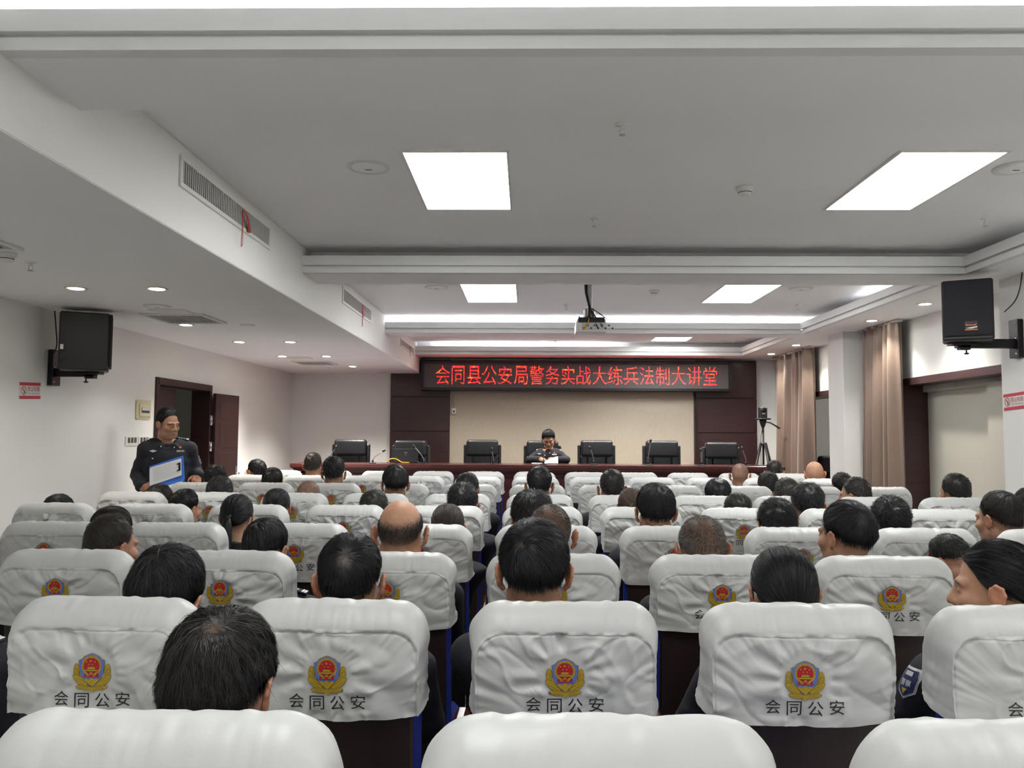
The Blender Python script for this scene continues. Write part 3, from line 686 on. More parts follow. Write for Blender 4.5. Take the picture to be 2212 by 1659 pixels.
# ------------------------------------------------------------------ covered auditorium chairs
HEM, TILT = .783, math.tan(math.radians(5))
CW, CHS, CR, CD = .226, .214, .066, .155     # seam outline half width, height, corner radius; cover depth
def outline(n):
    pts = []; L1 = CHS-CR; L2 = CR*math.pi/2; L3 = 2*(CW-CR); tot = 2*L1+2*L2+L3
    for q in np.linspace(0, tot, n):
        if q <= L1: p, nn = (-CW, q), (-1, 0)
        elif q <= L1+L2: a = math.pi-(q-L1)/CR; nn = (math.cos(a), math.sin(a)); p = (-CW+CR+CR*nn[0], L1+CR*nn[1])
        elif q <= L1+L2+L3: p, nn = (-CW+CR+q-L1-L2, CHS), (0, 1)
        elif q <= L1+2*L2+L3: a = math.pi/2-(q-L1-L2-L3)/CR; nn = (math.cos(a), math.sin(a)); p = (CW-CR+CR*nn[0], L1+CR*nn[1])
        else: p, nn = (CW, tot-q), (1, 0)
        pts.append((*p, *nn))
    return np.array(pts)
def make_cover(seed):
    nt = 150; O = outline(nt); t = np.linspace(0, 1, nt); s0 = seed*13.7
    X, Z, NX, NZ = O.T; ec = (0.0, .110); rows = []
    ks = np.concatenate([np.linspace(.0005, .9, 40), [.925, .945, .96, .972, .982, .99, .996, 1.0]])
    for k in ks:
        x, z = X*k, Z*k
        w = .013*(1-k**4) + .004
        d = w + .011*vnoise(x*7+s0, z*11+x*4, np.full_like(x, seed*3.1)) + .007*vnoise(x*15+z*9, z*24+s0, np.full_like(x, 1.7))*np.exp(-((z-.06)/.16)**2)
        gather = np.exp(-(1-k)/.16)*(1-.0*k)
        d = d + .007*gather*vnoise(t*46+s0, np.full_like(t, k*1.3), np.full_like(t, 5.5)) + .004*gather*vnoise(t*85+s0, np.full_like(t, k*2.), np.full_like(t, 9.5))
        cr = 1-np.abs(vnoise(x*11+z*6+s0, z*15-x*5, np.full_like(x, 4.1+seed))); cr2 = 1-np.abs(vnoise(x*7-z*9+s0, z*8+x*6, np.full_like(x, 8.8+seed)))
        d = d + .0045*cr**7 - .005*cr2**8
        rr = np.hypot(x-ec[0], (z-ec[1])*.92); ph = np.arctan2(z-ec[1], x-ec[0])
        d = d + .0125*np.exp(-((rr-.098)/.045)**2)*vnoise(np.cos(ph)*4.5+s0, np.sin(ph)*4.5, rr*3) + .005*np.exp(-((rr-.07)/.02)**2)*vnoise(np.cos(ph)*9+s0, np.sin(ph)*9, rr*6)
        d = d + .004*np.exp(-z/.03)*vnoise(x*5+s0, z*45, np.full_like(x, 2.2))*(np.abs(x) > .0)
        flat = smooth01(.050, .075, rr)*(1-.75*(1-smooth01(.10, .125, np.abs(x)))*(1-smooth01(.016, .03, np.abs(z-.040))))
        d = w + (d-w)*flat
        groove = .0022*math.exp(-((k-.985)/.008)**2)
        rows.append(np.stack([x, -(d-groove), z], 1))
    ss = np.concatenate([[.004, .012, .03], np.linspace(.06, .97, 17)])
    for s in ss:
        bt = .012 + .056*np.clip(NZ, 0, 1)**1.4
        o = bt*np.sin(math.pi*min(s, .995))**.62
        o = o + .0028*vnoise(t*40+s0, np.full_like(t, s*4.), np.full_like(t, 7.7))*math.sin(math.pi*s)*1.2 + .0030*vnoise(t*95+s0, np.full_like(t, s*3), np.full_like(t, 4.4))*math.exp(-s/.2) + .002*vnoise(t*12, np.full_like(t, s*14+s0), np.full_like(t, .3))
        stretch = 1+.012*vnoise(t*9+s0, np.full_like(t, s), np.full_like(t, 8.))
        flare = .012*np.exp(-Z/.05)*math.sin(math.pi*s)*(.6+.8*vnoise(t*6+s0, np.full_like(t, 0.), np.full_like(t, 2.)))
        rows.append(np.stack([X*stretch+NX*(o+flare), np.full_like(X, s*CD-.004), Z+NZ*o+.05*s*np.exp(-Z/.05)*(s < .75)+.0375*(s >= .75)*np.exp(-Z/.05)], 1))
    for k in (1.0, .9, .7, .45, .2, .02):
        rows.append(np.stack([X*k, CD + .012*(1-k**3)*np.ones_like(X), Z*k+.0375*np.exp(-Z*k/.05)], 1))
    # wavy hem
    V = np.array(rows); hem = .004*vnoise(V[..., 0]*16+s0, V[..., 1]*12, 0*V[..., 0]+6.) - .008*(1-(V[..., 0]/.25)**2)*np.exp(-((V[..., 1]+.01)/.05)**2)
    V[..., 2] += hem*np.exp(-np.clip(V[..., 2], 0, 1)/.02)
    V[..., 1] -= (V[..., 2]-.11)*TILT; V[..., 2] += HEM
    nr = len(rows); i, j = np.meshgrid(np.arange(nr-1), np.arange(nt-1), indexing='ij'); q = (i*nt+j).ravel()
    F = np.stack([q, q+nt, q+nt+1, q+1], 1)
    return V.reshape(-1, 3), F
def ellp(cx, cy, a, b, ang, n=26, tip=1.0):
    out = []
    for i in range(n):
        q = 2*math.pi*i/n; x, y = a*math.cos(q), b*math.sin(q)*(1-.25*abs(math.cos(q))**4*tip)
        out.append((cx+x*math.cos(ang)-y*math.sin(ang), cy+x*math.sin(ang)+y*math.cos(ang)))
    return out
def emblem_shapes():
    """Embroidered crest in pixel-like units (y down, centre 937, 670, 810 wide), as (polygon, thread) layers."""
    S = []; mir = lambda P: [(1874-x, y) for x, y in P]; rd = math.radians
    for (cx_, cy_, a, b, g) in ((612, 618, 62, 128, -6), (606, 690, 52, 96, -22), (690, 838, 188, 70, 36), (770, 985, 172, 46, 7)):
        e = ellp(cx_, cy_, a+9, b+9, rd(g)); S += [(e, 'emb_darkgold'), (mir(e), 'emb_darkgold')]
        e = ellp(cx_, cy_, a, b, rd(g)); S += [(e, 'emb_gold'), (mir(e), 'emb_gold')]
        ln = a if a > b else b; an = rd(g) if a > b else rd(g+90)
        for off in (-.32, .32):
            ox, oy = -math.sin(an)*min(a, b)*off*1.2, math.cos(an)*min(a, b)*off*1.2
            e = ellp(cx_+ox, cy_+oy, ln*.66, 4, an); S += [(e, 'emb_darkgold'), (mir(e), 'emb_darkgold')]
    S.append(([(915, 960), (960, 960), (985, 1075), (890, 1075)], 'emb_gold'))
    sh = [(937, 262), (1010, 285), (1105, 330), (1150, 385), (1218, 410), (1210, 560), (1175, 700), (1100, 830), (1020, 905), (945, 972)]
    shl = [(1874-x, y) for x, y in sh[1:-1]][::-1]
    def inset(P, k, c=(937, 600)): return [(c[0]+(x-c[0])*k, c[1]+(y-c[1])*k) for x, y in P]
    full = sh+shl; S.append((full, 'emb_darkgold')); S.append((inset(full, .965), 'emb_gold')); S.append((inset(full, .945), 'emb_blue'))
    S.append((inset([(770, 832), (815, 795), (850, 825), (880, 812), (910, 790), (945, 786), (985, 800), (1000, 825), (1050, 795), (1104, 832), (1020, 905), (945, 972), (855, 905)], .95), 'emb_gold'))
    S.append((ellp(933, 528, 214, 214, 0, 40, 0), 'emb_gold'))
    S.append((ellp(933, 528, 172, 172, 0, 40, 0), 'emb_red'))
    for k in range(14):
        a = rd(150+k*18.5-30); 
        S.append((ellp(933+194*math.cos(a), 528+194*math.sin(a), 5, 20, a+.5, 8, 0), 'emb_darkgold'))
    S.append(([(800, 655), (1075, 655), (1100, 760), (1030, 750), (940, 765), (850, 750), (775, 760)], 'emb_red'))
    S.append(([(865, 548), (1000, 548), (1022, 588), (845, 588)], 'emb_gold')); S.append(([(858, 588), (1010, 588), (1010, 604), (858, 604)], 'emb_darkgold'))
    S.append(([(785, 604), (1080, 604), (1062, 632), (806, 632)], 'emb_gold'))
    for k in range(6): S.append(([(820+k*42, 632), (842+k*42, 632), (842+k*42, 650), (820+k*42, 650)], 'emb_darkgold'))
    S.append((ellp(932, 676, 34, 26, 0, 14, 0), 'emb_gold')); S.append((ellp(932, 676, 14, 11, 0, 10, 0), 'emb_red'))
    for sx in (-1, 1):
        S.append(([(932+sx*120, 640), (932+sx*150, 650), (932+sx*90, 715), (932+sx*40, 700)], 'emb_gold')); S.append(([(932+sx*30, 715), (932+sx*100, 722), (932+sx*100, 736), (932+sx*30, 730)], 'emb_gold'))
    def star(cx_, cy_, r):
        return [(cx_+(r if i % 2 == 0 else r*.42)*math.sin(i*math.pi/5), cy_-(r if i % 2 == 0 else r*.42)*math.cos(i*math.pi/5)) for i in range(10)]
    for cx_, cy_, r in ((926, 420, 34), (838, 436, 22), (1014, 436, 22), (890, 490, 20), (968, 490, 20), (922, 342, 26)): S.append((star(cx_, cy_, r), 'emb_gold'))
    return S
ESH = emblem_shapes()
def tri_fan(mb, P, mt, fn):
    """Polygon with its centre, so that it follows a curved cloth."""
    c = np.mean(P, 0)
    if len(P) > 12 or len(P) == 10 and False:
        inner = [((p[0]+c[0])/2, (p[1]+c[1])/2) for p in P]; n = len(P)
        mb.add([fn(p) for p in P]+[fn(p) for p in inner]+[fn(c)], [(i, (i+1) % n, n+(i+1) % n, n+i) for i in range(n)]+[(n+i, n+(i+1) % n, 2*n) for i in range(n)], mt)
    else:
        n = len(P); mb.add([fn(p) for p in P]+[fn(c)], [(i, (i+1) % n, n) for i in range(n)], mt)
COVERS = []
for sd in range(5):
    V, F = make_cover(sd+1)
    me = npmesh('seat_cover', V, F, ['cover_white'])
    bvh = BVHTree.FromPolygons([tuple(v) for v in V], [tuple(f) for f in F])
    def on(x, z, off):
        h = bvh.ray_cast(Vector((x, -.5, z)), Vector((0, 1, 0)))[0]
        return (x, (h.y if h else 0)-off, z)
    mb = MB(); k = .098/810
    for li, (P, mt) in enumerate(ESH):
        tri_fan(mb, P, mt, lambda p, li=li: on((p[0]-937)*k, HEM+.108-(p[1]-670)*k, .0012+li*.00006))
    em = mb.mesh('crest'); mb = MB()
    for ci, ch in enumerate('会同公安'):
        text_on(mb, ch, 'thread_black', lambda p: on(p[0], p[1], .0012), (ci-1.5)*.0527, HEM+.040+(.002 if ci in (0, 3) else -.002), .037, .036)
    COVERS.append((me, em, mb.mesh('lettering')))
def chair_parts():
    P = {}
    ty = lambda z: -(z-HEM-.11)*TILT
    def slab(x, y0, y1, z0, z1, mt, bev):
        mb = MB(); Sh = Matrix(((1, 0, 0, 0), (0, 1, -TILT, (HEM+.11)*TILT), (0, 0, 1, 0), (0, 0, 0, 1)))
        return mb.box(-x, x, y0, y1, z0, z1, mt, bev, Sh)
    P['back_panel'] = slab(.212, .012, .034, .20, .86, 'chair_wood', .006).mesh('back_panel')
    P['backrest'] = slab(.226, .034, .110, .30, .90, 'blue_cloth', .03).mesh('backrest')
    P['seat'] = MB().box(-.225, .225, .19, .60, .29, .362, 'blue_cloth', .03).box(-.21, .21, .20, .58, .25, .29, 'chair_wood', .006).mesh('seat')
    for nm, x in (('r', .3), ('l', -.3)):
        P['side'+nm] = MB().box(x-.017, x+.017, .06, .40, .04, .625, 'chair_wood', .008).box(x-.035, x+.035, .02, .46, 0, .04, 'black_metal', .008).box(min(x, x*.74), max(x, x*.74), .2, .3, .345, .365, 'black_metal').mesh('side_support')
        P['arm'+nm] = MB().box(x-.023, x+.023, .03, .47, .625, .66, 'armrest_wood', .014).mesh('armrest')
    return P
CP = chair_parts()
ROWS = {1: 1.072, 2: 2.07, 3: 2.92, 4: 3.836, 5: 4.85, 6: 5.82, 7: 7.0, 8: 8.32, 9: 9.41}
KS = {1: (-1, 1), 2: (-2, 2), 3: (-3, 3), 4: (-4, 4), 5: (-5, 5), 6: (-5, 5), 7: (-5, 5), 8: (-5, 5), 9: (-5, 5)}
X0, PITCH = .10, .6
ORD = ['', 'first', 'second', 'third', 'fourth', 'fifth', 'sixth', 'seventh', 'eighth', 'ninth', 'tenth', 'eleventh']
ROWN = {1: 'the row nearest the camera', 2: 'the second row', 3: 'the third row', 4: 'the fourth row', 5: 'the fifth row', 6: 'the sixth row', 7: 'the seventh row', 8: 'the eighth row', 9: 'the ninth row by the rostrum'}
def place_chair(row, k, occupant):
    seed = (row*7+k*3) % 5
    n = k-KS[row][0]+1
    lab = f'white-covered police seat of {occupant}' if occupant else f'empty white-covered police seat, {ORD[n]} from left in {ROWN[row]}'
    r = empty('auditorium_chair', (X0+PITCH*k, ROWS[row], 0), lab, 'chair', 'white-covered auditorium chairs')
    if row == 1: r.scale = (1, 1, 1.045)
    if row > 1: r.rotation_euler = (0, 0, math.radians(random.uniform(-1.5, 1.5)))
    cv = mobj('seat_cover', COVERS[seed][0], r); tag(cv, 'white cloth cover with police crest')
    crest = mobj('crest', COVERS[seed][1], cv); letters = mobj('lettering', COVERS[seed][2], cv)
    if row > 2:        # these covers are pulled up a little shorter
        cv.scale = (1, 1, .93); cv.location = (0, 0, 1.07*.07); up = .026 if row == 3 else .028
        for q in (crest, letters): q.location = (0, -up*TILT-.0012, up)
    for nm in ('back_panel', 'backrest', 'seat'): mobj(nm, CP[nm], r)
    mobj('side_support', CP['sider'], r); mobj('armrest', CP['armr'], r)
    if k == KS[row][0]: mobj('side_support', CP['sidel'], r); mobj('armrest', CP['arml'], r)
    return r

# ------------------------------------------------------------------ rostrum, its chairs and what stands on it
RY = 11.2; RZ = 1.083; SZ = .30
r = empty('rostrum_table', (.14, RY, SZ), 'long dark red wooden rostrum table across the stage', 'table')
hx = 3.46; z = lambda a: a-SZ
MB().box(-hx, hx, 0, .60, z(1.026), z(RZ), 'rostrum_wood', bev=.008).obj('table_top', r)
mb = MB(); mb.box(-hx+.02, hx-.02, .012, .55, z(1.012), z(1.026), 'rostrum_wood'); mb.box(-hx+.04, hx-.04, .025, .55, z(.992), z(1.012), 'rostrum_wood', bev=.006)
mb.box(-hx+.06, hx-.06, .045, .55, z(.975), z(.992), 'rostrum_wood', bev=.005); mb.obj('cornice', r)
mb = MB(); mb.box(-hx+.12, hx-.12, .16, .24, 0, z(.975), 'rostrum_wood').box(-hx+.12, -hx+.18, .16, .56, 0, z(.975), 'rostrum_wood').box(hx-.18, hx-.12, .16, .56, 0, z(.975), 'rostrum_wood'); mb.obj('front_board', r)
mb = MB()
for i in range(8):
    a = -hx+.2+i*(2*hx-.4)/8; b = a+(2*hx-.4)/8-.06
    mb.box(a, b, .145, .162, z(.42), z(.88), 'rostrum_wood', bev=.012)
mb.box(-hx+.1, hx-.1, .13, .2, z(.905), z(.945), 'rostrum_wood', bev=.006).box(-hx+.1, hx-.1, .13, .2, 0, z(.37), 'rostrum_wood', bev=.006)
mb.obj('front_panels', r)

def exec_chair(px, label, ytop=950, Y=12.35, hw=.245, rz=0.0, fl=SZ):
    p = atY(px, ytop, Y); r = empty('executive_chair', (p[0], Y, fl), label, 'chair', 'black leather executive chairs', rz); H = p[2]-fl
    mb = MB(); b = .035
    for x0, x1 in ((-hw, -.145), (-.14, .14), (.145, hw)): mb.rbox(x0, x1, -.02, .10, .42, H-.245, 'black_leather', .02)
    mb.obj('backrest', r)
    MB().rbox(-hw, hw, -.055, .12, H-.255, H, 'black_leather', .045).obj('headrest', r)
    for s in (-1, 1): MB().rbox(min(s*(hw-.005), s*(hw+.045)), max(s*(hw-.005), s*(hw+.045)), .02, .13, .40, H-.075, 'black_leather', .02).obj('side_wing', r)
    MB().rbox(-.27, .27, -.50, .03, .27, .358, 'black_leather', .03).obj('seat', r)
    for s in (-1, 1): MB().rbox(min(s*.27, s*.33), max(s*.27, s*.33), -.42, .06, .60, .66, 'black_leather', .02).box(s*.285, s*.315, -.3, -.24, .42, .62, 'black_metal').obj('armrest', r)
    mb = MB(); mb.tube([(0, -.22, .27), (0, -.22, .12)], .03, 'chrome')
    for q in range(5):
        a = q*2*math.pi/5; mb.tube([(0, -.22, .12), (.28*math.cos(a), -.22+.28*math.sin(a), .05)], .02, 'black_plastic')
        mb.ell((.28*math.cos(a), -.22+.28*math.sin(a), .03), (.025, .025, .03), 'black_plastic', 10, 6)
    mb.obj('base', r)
    return r
for px, l, yt in [(757, 'black leather executive chair at the left end of the rostrum', 949), (887, 'black leather executive chair behind the laptop', 951), (1042, 'black executive chair left of the reading speaker', 950), (1172, 'black leather executive chair the speaker sits in', 952),
              (1289, 'black executive chair right of the reading speaker', 951), (1430, 'black executive chair with a tall microphone crossing it', 952), (1559, 'black leather executive chair at the right end of the rostrum', 955)]: exec_chair(px, l, yt)
# dark chair stored behind the white column
exec_chair(1806, 'black leather chair half hidden behind the white column', 985, 12.2, .25, 0, 0.0)

def mic(base, pts, label, lit=False):
    """Gooseneck microphone; pixel positions of foot and neck at the plane of the table."""
    Yb = RY+.17; P = [atY(x, y, Yb) for x, y in [base]+pts]; P[0][2] = RZ+.001
    r = empty('gooseneck_microphone', tuple(P[0]), label, 'microphone', 'gooseneck microphones on the rostrum'); L = [p-P[0] for p in P]
    MB().box(-.045, .045, -.05, .05, 0, .013, 'black_plastic', bev=.005).lathe([(.016, .013), (.013, .04), (.009, .05)], (0, 0, 0), 'black_plastic', 14).obj('base', r)
    L[0] = np.array([0, 0, .04]); MB().tube(crom(L, 4), .006, 'mic_metal', 8).obj('neck', r)
    dv = L[-1]-L[-2]; dv /= np.linalg.norm(dv); e = L[-1]
    MB().tube([e-dv*.01, e+dv*.004, e+dv*.03, e+dv*.045], [.008, .016, .016, .008], 'black_plastic', 12).obj('capsule', r)
    if lit: MB().tube([e-dv*.012, e+dv*.004], [.0185, .0185], 'red_glow', 14).obj('light_ring', r)
    return r
mic((721, 1000), [(713, 988), (720, 975), (724, 968)], 'left-end gooseneck microphone before the left executive chair')
mic((805, 1000), [(806, 992), (812, 985), (827, 975)], 'gooseneck microphone bent to the right, left of the laptop')
mic((916, 1000), [(915, 991), (908, 980), (896, 966)], 'gooseneck microphone leaning left across the laptop screen')
mic((1066, 1001), [(1066, 992), (1064, 980), (1063, 973)], 'short gooseneck microphone left of the speaker')
mic((1174, 1003), [(1174.5, 990), (1175.5, 978), (1176, 971)], 'microphone with glowing red ring before the speaker', True)
mic((1282, 1003), [(1282, 992), (1279, 980), (1275, 970)], 'gooseneck microphone before the chair right of the speaker')
mic((1400, 1004), [(1400, 990), (1403, 970), (1405, 955)], 'tall gooseneck microphone with black tip')
mic((1515, 1004), [(1514.5, 992), (1514, 982), (1513.5, 975)], 'straight gooseneck microphone left of the right end chair')
mic((1611, 1004), [(1611, 992), (1607, 980), (1604, 971)], 'rightmost gooseneck microphone near the tripod')
# laptop
A, B = atY(851, 970, RY+.36), atY(902, 1001, RY+.36)
r = empty('laptop', ((A[0]+B[0])/2, RY+.36, RZ+.001), 'open black laptop seen from behind, with a small logo mark', 'laptop'); w = (B[0]-A[0])/2; h = A[2]-RZ
T = Matrix.Translation((0, 0, .003)) @ Matrix.Rotation(math.radians(-8), 4, 'X')
MB().box(-w, w, -.008, .004, .0, h, 'black_plastic', bev=.004, T=T).obj('screen_lid', r); MB().box(-w, w, 0, .23, 0, .016, 'black_plastic', bev=.004).obj('keyboard_base', r)
MB().box(-.022, .022, -.0095, -.008, h*.72, h*.75, 'grey_metal', T=T).prism([(-.014, h*.62), (.014, h*.62), (0, h*.56)], -.0095, -.008, 'grey_cable').obj('logo', r)
P = [atY(x, y, RY+.26) for x, y in ((836, 1001), (838, 996), (843, 991.5), (850, 990.5), (857, 992), (863, 996), (868, 999), (874, 1000.5), (884, 1000.6))]
for p in P: p[2] = max(p[2], RZ+.0095)
tag(MB().tube([tuple(p) for p in P], .008, 'yellow_cable', 8).obj('network_cable'), 'yellow cable arching over the table beside the laptop', 'cable')
# speaker's papers
A = atY(1150, 1003, RY+.22)
o = MB().box(A[0]-.01, A[0]+.145, RY+.26, RY+.48, RZ+.001, RZ+.012, 'paper_white').obj('paper_stack'); tag(o, 'white papers lying flat before the speaker', 'papers')
B = atY(1176, 1001, RY+.24); C = atY(1206, 989, RY+.24)
me = []; 
for i in range(9):
    u = i/8
    for v in (0, .25, .5, .75, 1):
        me.append((B[0]+(C[0]-B[0])*u, RY+.275+.10*v+.03*math.sin(u*3), RZ+.012+(.012+.075*u**.6)*v**1.0+.012*u*v))
fq = [(i*5+j, i*5+j+1, i*5+j+6, i*5+j+5) for i in range(8) for j in range(4)]
r = tag(bpy.data.objects.new('held_paper', None), 'printed white sheet tilted up in the speaker\'s hand', 'papers'); link(r)
mb = MB(); mb.add(me, fq, 'paper_white', True); mb.add([(x, y+.003, q) for x, y, q in me], [f[::-1] for f in fq], 'paper_white', True); mb.obj('sheet', r)
mb = MB()
for v0 in (.55, .62): mb.add([(B[0]+(C[0]-B[0])*u, RY+.275+.10*v+.03*math.sin(u*3)-.0015, RZ+.013+(.012+.075*u**.6)*v+.012*u*v) for u in np.linspace(.15, .8, 7) for v in (v0, v0+.03)], [(2*k, 2*k+1, 2*k+3, 2*k+2) for k in range(6)], 'paper_print')
mb.obj('print', r)

# camera on tripod
Y = 12.3; p = atY(1648, 905, Y); s = Y/FPX
r = empty('tripod_camera', (p[0], Y, SZ), 'black conference camera on a tripod right of the rostrum', 'tripod camera'); zt = p[2]-SZ
MB().lathe([(.115, zt-.012), (.12, zt), (.115, zt+.012)], (0, 0, 0), 'black_plastic', 28).obj('tray', r)
c = MB(); c.box(-.058, .055, -.05, .06, zt+.012, zt+.175, 'black_plastic', bev=.008).obj('camera_body', r)
MB().lathe([(.042, 0), (.042, -.05), (.034, -.056)], (-.012, -.045, zt+.135), 'black_plastic', 20, 'y').lathe([(.030, -.055), (.012, -.058)], (-.012, -.045, zt+.135), 'glass_lens', 20, 'y').obj('lens', r)
MB().box(-.028, .022, -.053, -.049, zt+.07, zt+.10, 'sign_white').obj('sticker', r)
MB().lathe([(.055, zt-.012), (.05, zt-.05), (.03, zt-.11), (.02, zt-.13)], (0, 0, 0), 'black_plastic', 16).tube([(.03, 0, zt-.045), (.11, -.02, zt-.06), (.24, -.05, zt-.145)], [.008, .010, .013], 'black_plastic').obj('pan_head', r)
MB().tube([(0, 0, zt-.12), (0, 0, .12)], .016, 'black_metal', 12).lathe([(.05, zt-.40), (.05, zt-.36)], (0, 0, 0), 'black_plastic', 14).obj('centre_column', r)
for q in (-160, 20, -70):
    a = math.radians(q); e = (math.cos(a)*.34, math.sin(a)*.34)
    MB().tube([(e[0]*.12, e[1]*.12, zt-.37), (e[0]*.62, e[1]*.62, (zt-.37)*.45), (e[0], e[1], .012)], [.020, .018, .013], 'black_metal', 10).tube([(0, 0, .28), (e[0]*.6, e[1]*.6, (zt-.37)*.46)], .007, 'black_metal', 6).obj('leg', r)
MB().tube([(.02, .02, zt-.02), (-.03, .03, zt-.3), (-.02, .05, .4), (-.05, .1, .0)], .004, 'black_cable', 6).obj('cable', r)
# ------------------------------------------------------------------ people: smooth-blended bodies
def axis(lo, hi, coarse, fines):
    """Grid line positions: coarse steps, finer inside the given (a, b, step) ranges."""
    out = [lo]
    while out[-1] < hi:
        st = coarse
        for a, b, f in fines:
            if a-st <= out[-1] <= b: st = min(st, f)
        out.append(out[-1]+st)
    return np.array(out)
class SDF:
    def __init__(s, xs, ys, zs):
        s.ax = (xs, ys, zs); s.D = np.full((len(xs), len(ys), len(zs)), 1.0, np.float32)
    def _sub(s, lo, hi, pad):
        sl = []
        for a, l, h in zip(s.ax, lo, hi):
            i0 = max(np.searchsorted(a, l-pad)-1, 0); i1 = min(np.searchsorted(a, h+pad)+1, len(a)); sl.append(slice(i0, max(i1, i0)))
        g = np.meshgrid(*[a[q] for a, q in zip(s.ax, sl)], indexing='ij')
        return tuple(sl), [q.astype(np.float32) for q in g]
    def _mix(s, sl, d, k, sub):
        E = s.D[sl]
        if sub:
            h = np.clip(.5-.5*(E+d)/k, 0, 1); s.D[sl] = E*(1-h)+(-d)*h+k*h*(1-h)
        else:
            h = np.clip(.5+.5*(E-d)/k, 0, 1); s.D[sl] = E*(1-h)+d*h-k*h*(1-h)
    def caps(s, a, b, ra, rb=None, k=.02, sub=False):
        a = np.array(a, float); b = np.array(b, float); rb = ra if rb is None else rb; R = max(ra, rb)
        sl, (x, y, z) = s._sub(np.minimum(a, b)-R, np.maximum(a, b)+R, k+.03)
        if x.size == 0: return s
        v = b-a; L = v@v+1e-12
        t = np.clip(((x-a[0])*v[0]+(y-a[1])*v[1]+(z-a[2])*v[2])/L, 0, 1)
        d = np.sqrt((x-a[0]-v[0]*t)**2+(y-a[1]-v[1]*t)**2+(z-a[2]-v[2]*t)**2)-(ra+(rb-ra)*t)
        s._mix(sl, d, k, sub); return s
    def ell(s, c, r, k=.02, sub=False, rot=None):
        c = np.array(c, float); r = np.array(r, float); R = r.max() if rot is not None else r
        sl, (x, y, z) = s._sub(c-R, c+R, k+.03)
        if x.size == 0: return s
        x, y, z = x-c[0], y-c[1], z-c[2]
        if rot is not None:
            m = np.array(rot); x, y, z = m[0, 0]*x+m[1, 0]*y+m[2, 0]*z, m[0, 1]*x+m[1, 1]*y+m[2, 1]*z, m[0, 2]*x+m[1, 2]*y+m[2, 2]*z
        k0 = np.sqrt((x/r[0])**2+(y/r[1])**2+(z/r[2])**2); k1 = np.sqrt((x/r[0]**2)**2+(y/r[1]**2)**2+(z/r[2]**2)**2)
        s._mix(sl, k0*(k0-1)/(k1+1e-9), k, sub); return s
    def chain(s, pts, rs, k=.02):
        for i in range(len(pts)-1): s.caps(pts[i], pts[i+1], rs[i], rs[i+1], k)
        return s
    def net(s, it=1):
        """Surface nets: verts and quads of the zero level."""
        D = s.D; ins = D < 0; sh = tuple(n-1 for n in D.shape)
        acc = np.zeros(sh+(3,), np.float32); cnt = np.zeros(sh, np.float32)
        for ax in range(3):
            o = [1 if q == ax else 0 for q in range(3)]
            A = D[:D.shape[0]-o[0], :D.shape[1]-o[1], :D.shape[2]-o[2]]; B = D[o[0]:, o[1]:, o[2]:]
            cr = (A < 0) != (B < 0); t = np.where(cr, A/(A-B+1e-20), 0)
            u, w = [q for q in range(3) if q != ax]
            for du in (0, 1):
                for dw in (0, 1):
                    q = [slice(0, sh[0]), slice(0, sh[1]), slice(0, sh[2])]
                    q[u] = slice(du, du+sh[u]); q[w] = slice(dw, dw+sh[w]); C = cr[tuple(q)]; T = t[tuple(q)]
                    acc[..., ax] += np.where(C, T, 0); acc[..., u] += np.where(C, du, 0); acc[..., w] += np.where(C, dw, 0); cnt += C
        act = cnt > 0; idx = np.full(sh, -1, np.int64); idx[act] = np.arange(act.sum())
        pos = acc[act]/cnt[act][:, None] + np.argwhere(act)
        V = np.stack([np.interp(pos[:, q], np.arange(len(s.ax[q])), s.ax[q]) for q in range(3)], 1)
        Q = []
        for ax in range(3):
            o = [1 if q == ax else 0 for q in range(3)]
            A = ins[:D.shape[0]-o[0], :D.shape[1]-o[1], :D.shape[2]-o[2]]; B = ins[o[0]:, o[1]:, o[2]:]
            u, w = (ax+1) % 3, (ax+2) % 3; e = np.argwhere(A != B)
            e = e[(e[:, u] > 0) & (e[:, w] > 0) & (e[:, u] < sh[u]) & (e[:, w] < sh[w])]
            f = A[tuple(e.T)]
            def id_(du, dw):
                q = e.copy(); q[:, u] -= du; q[:, w] -= dw; return idx[tuple(q.T)]
            a, b, c, d = id_(1, 1), id_(0, 1), id_(0, 0), id_(1, 0)
            q = np.stack([a, b, c, d], 1); q[~f] = q[~f][:, ::-1]; Q.append(q)
        F = np.concatenate(Q); V = V.astype(np.float32)
        for _ in range(it):
            S = np.zeros_like(V); n = np.zeros(len(V), np.float32)
            for i in range(4):
                np.add.at(S, F[:, i], V[F[:, (i+1) % 4]]); np.add.at(n, F[:, i], 1)
            V = V*.5+.5*S/np.maximum(n, 1)[:, None]
        return V, F

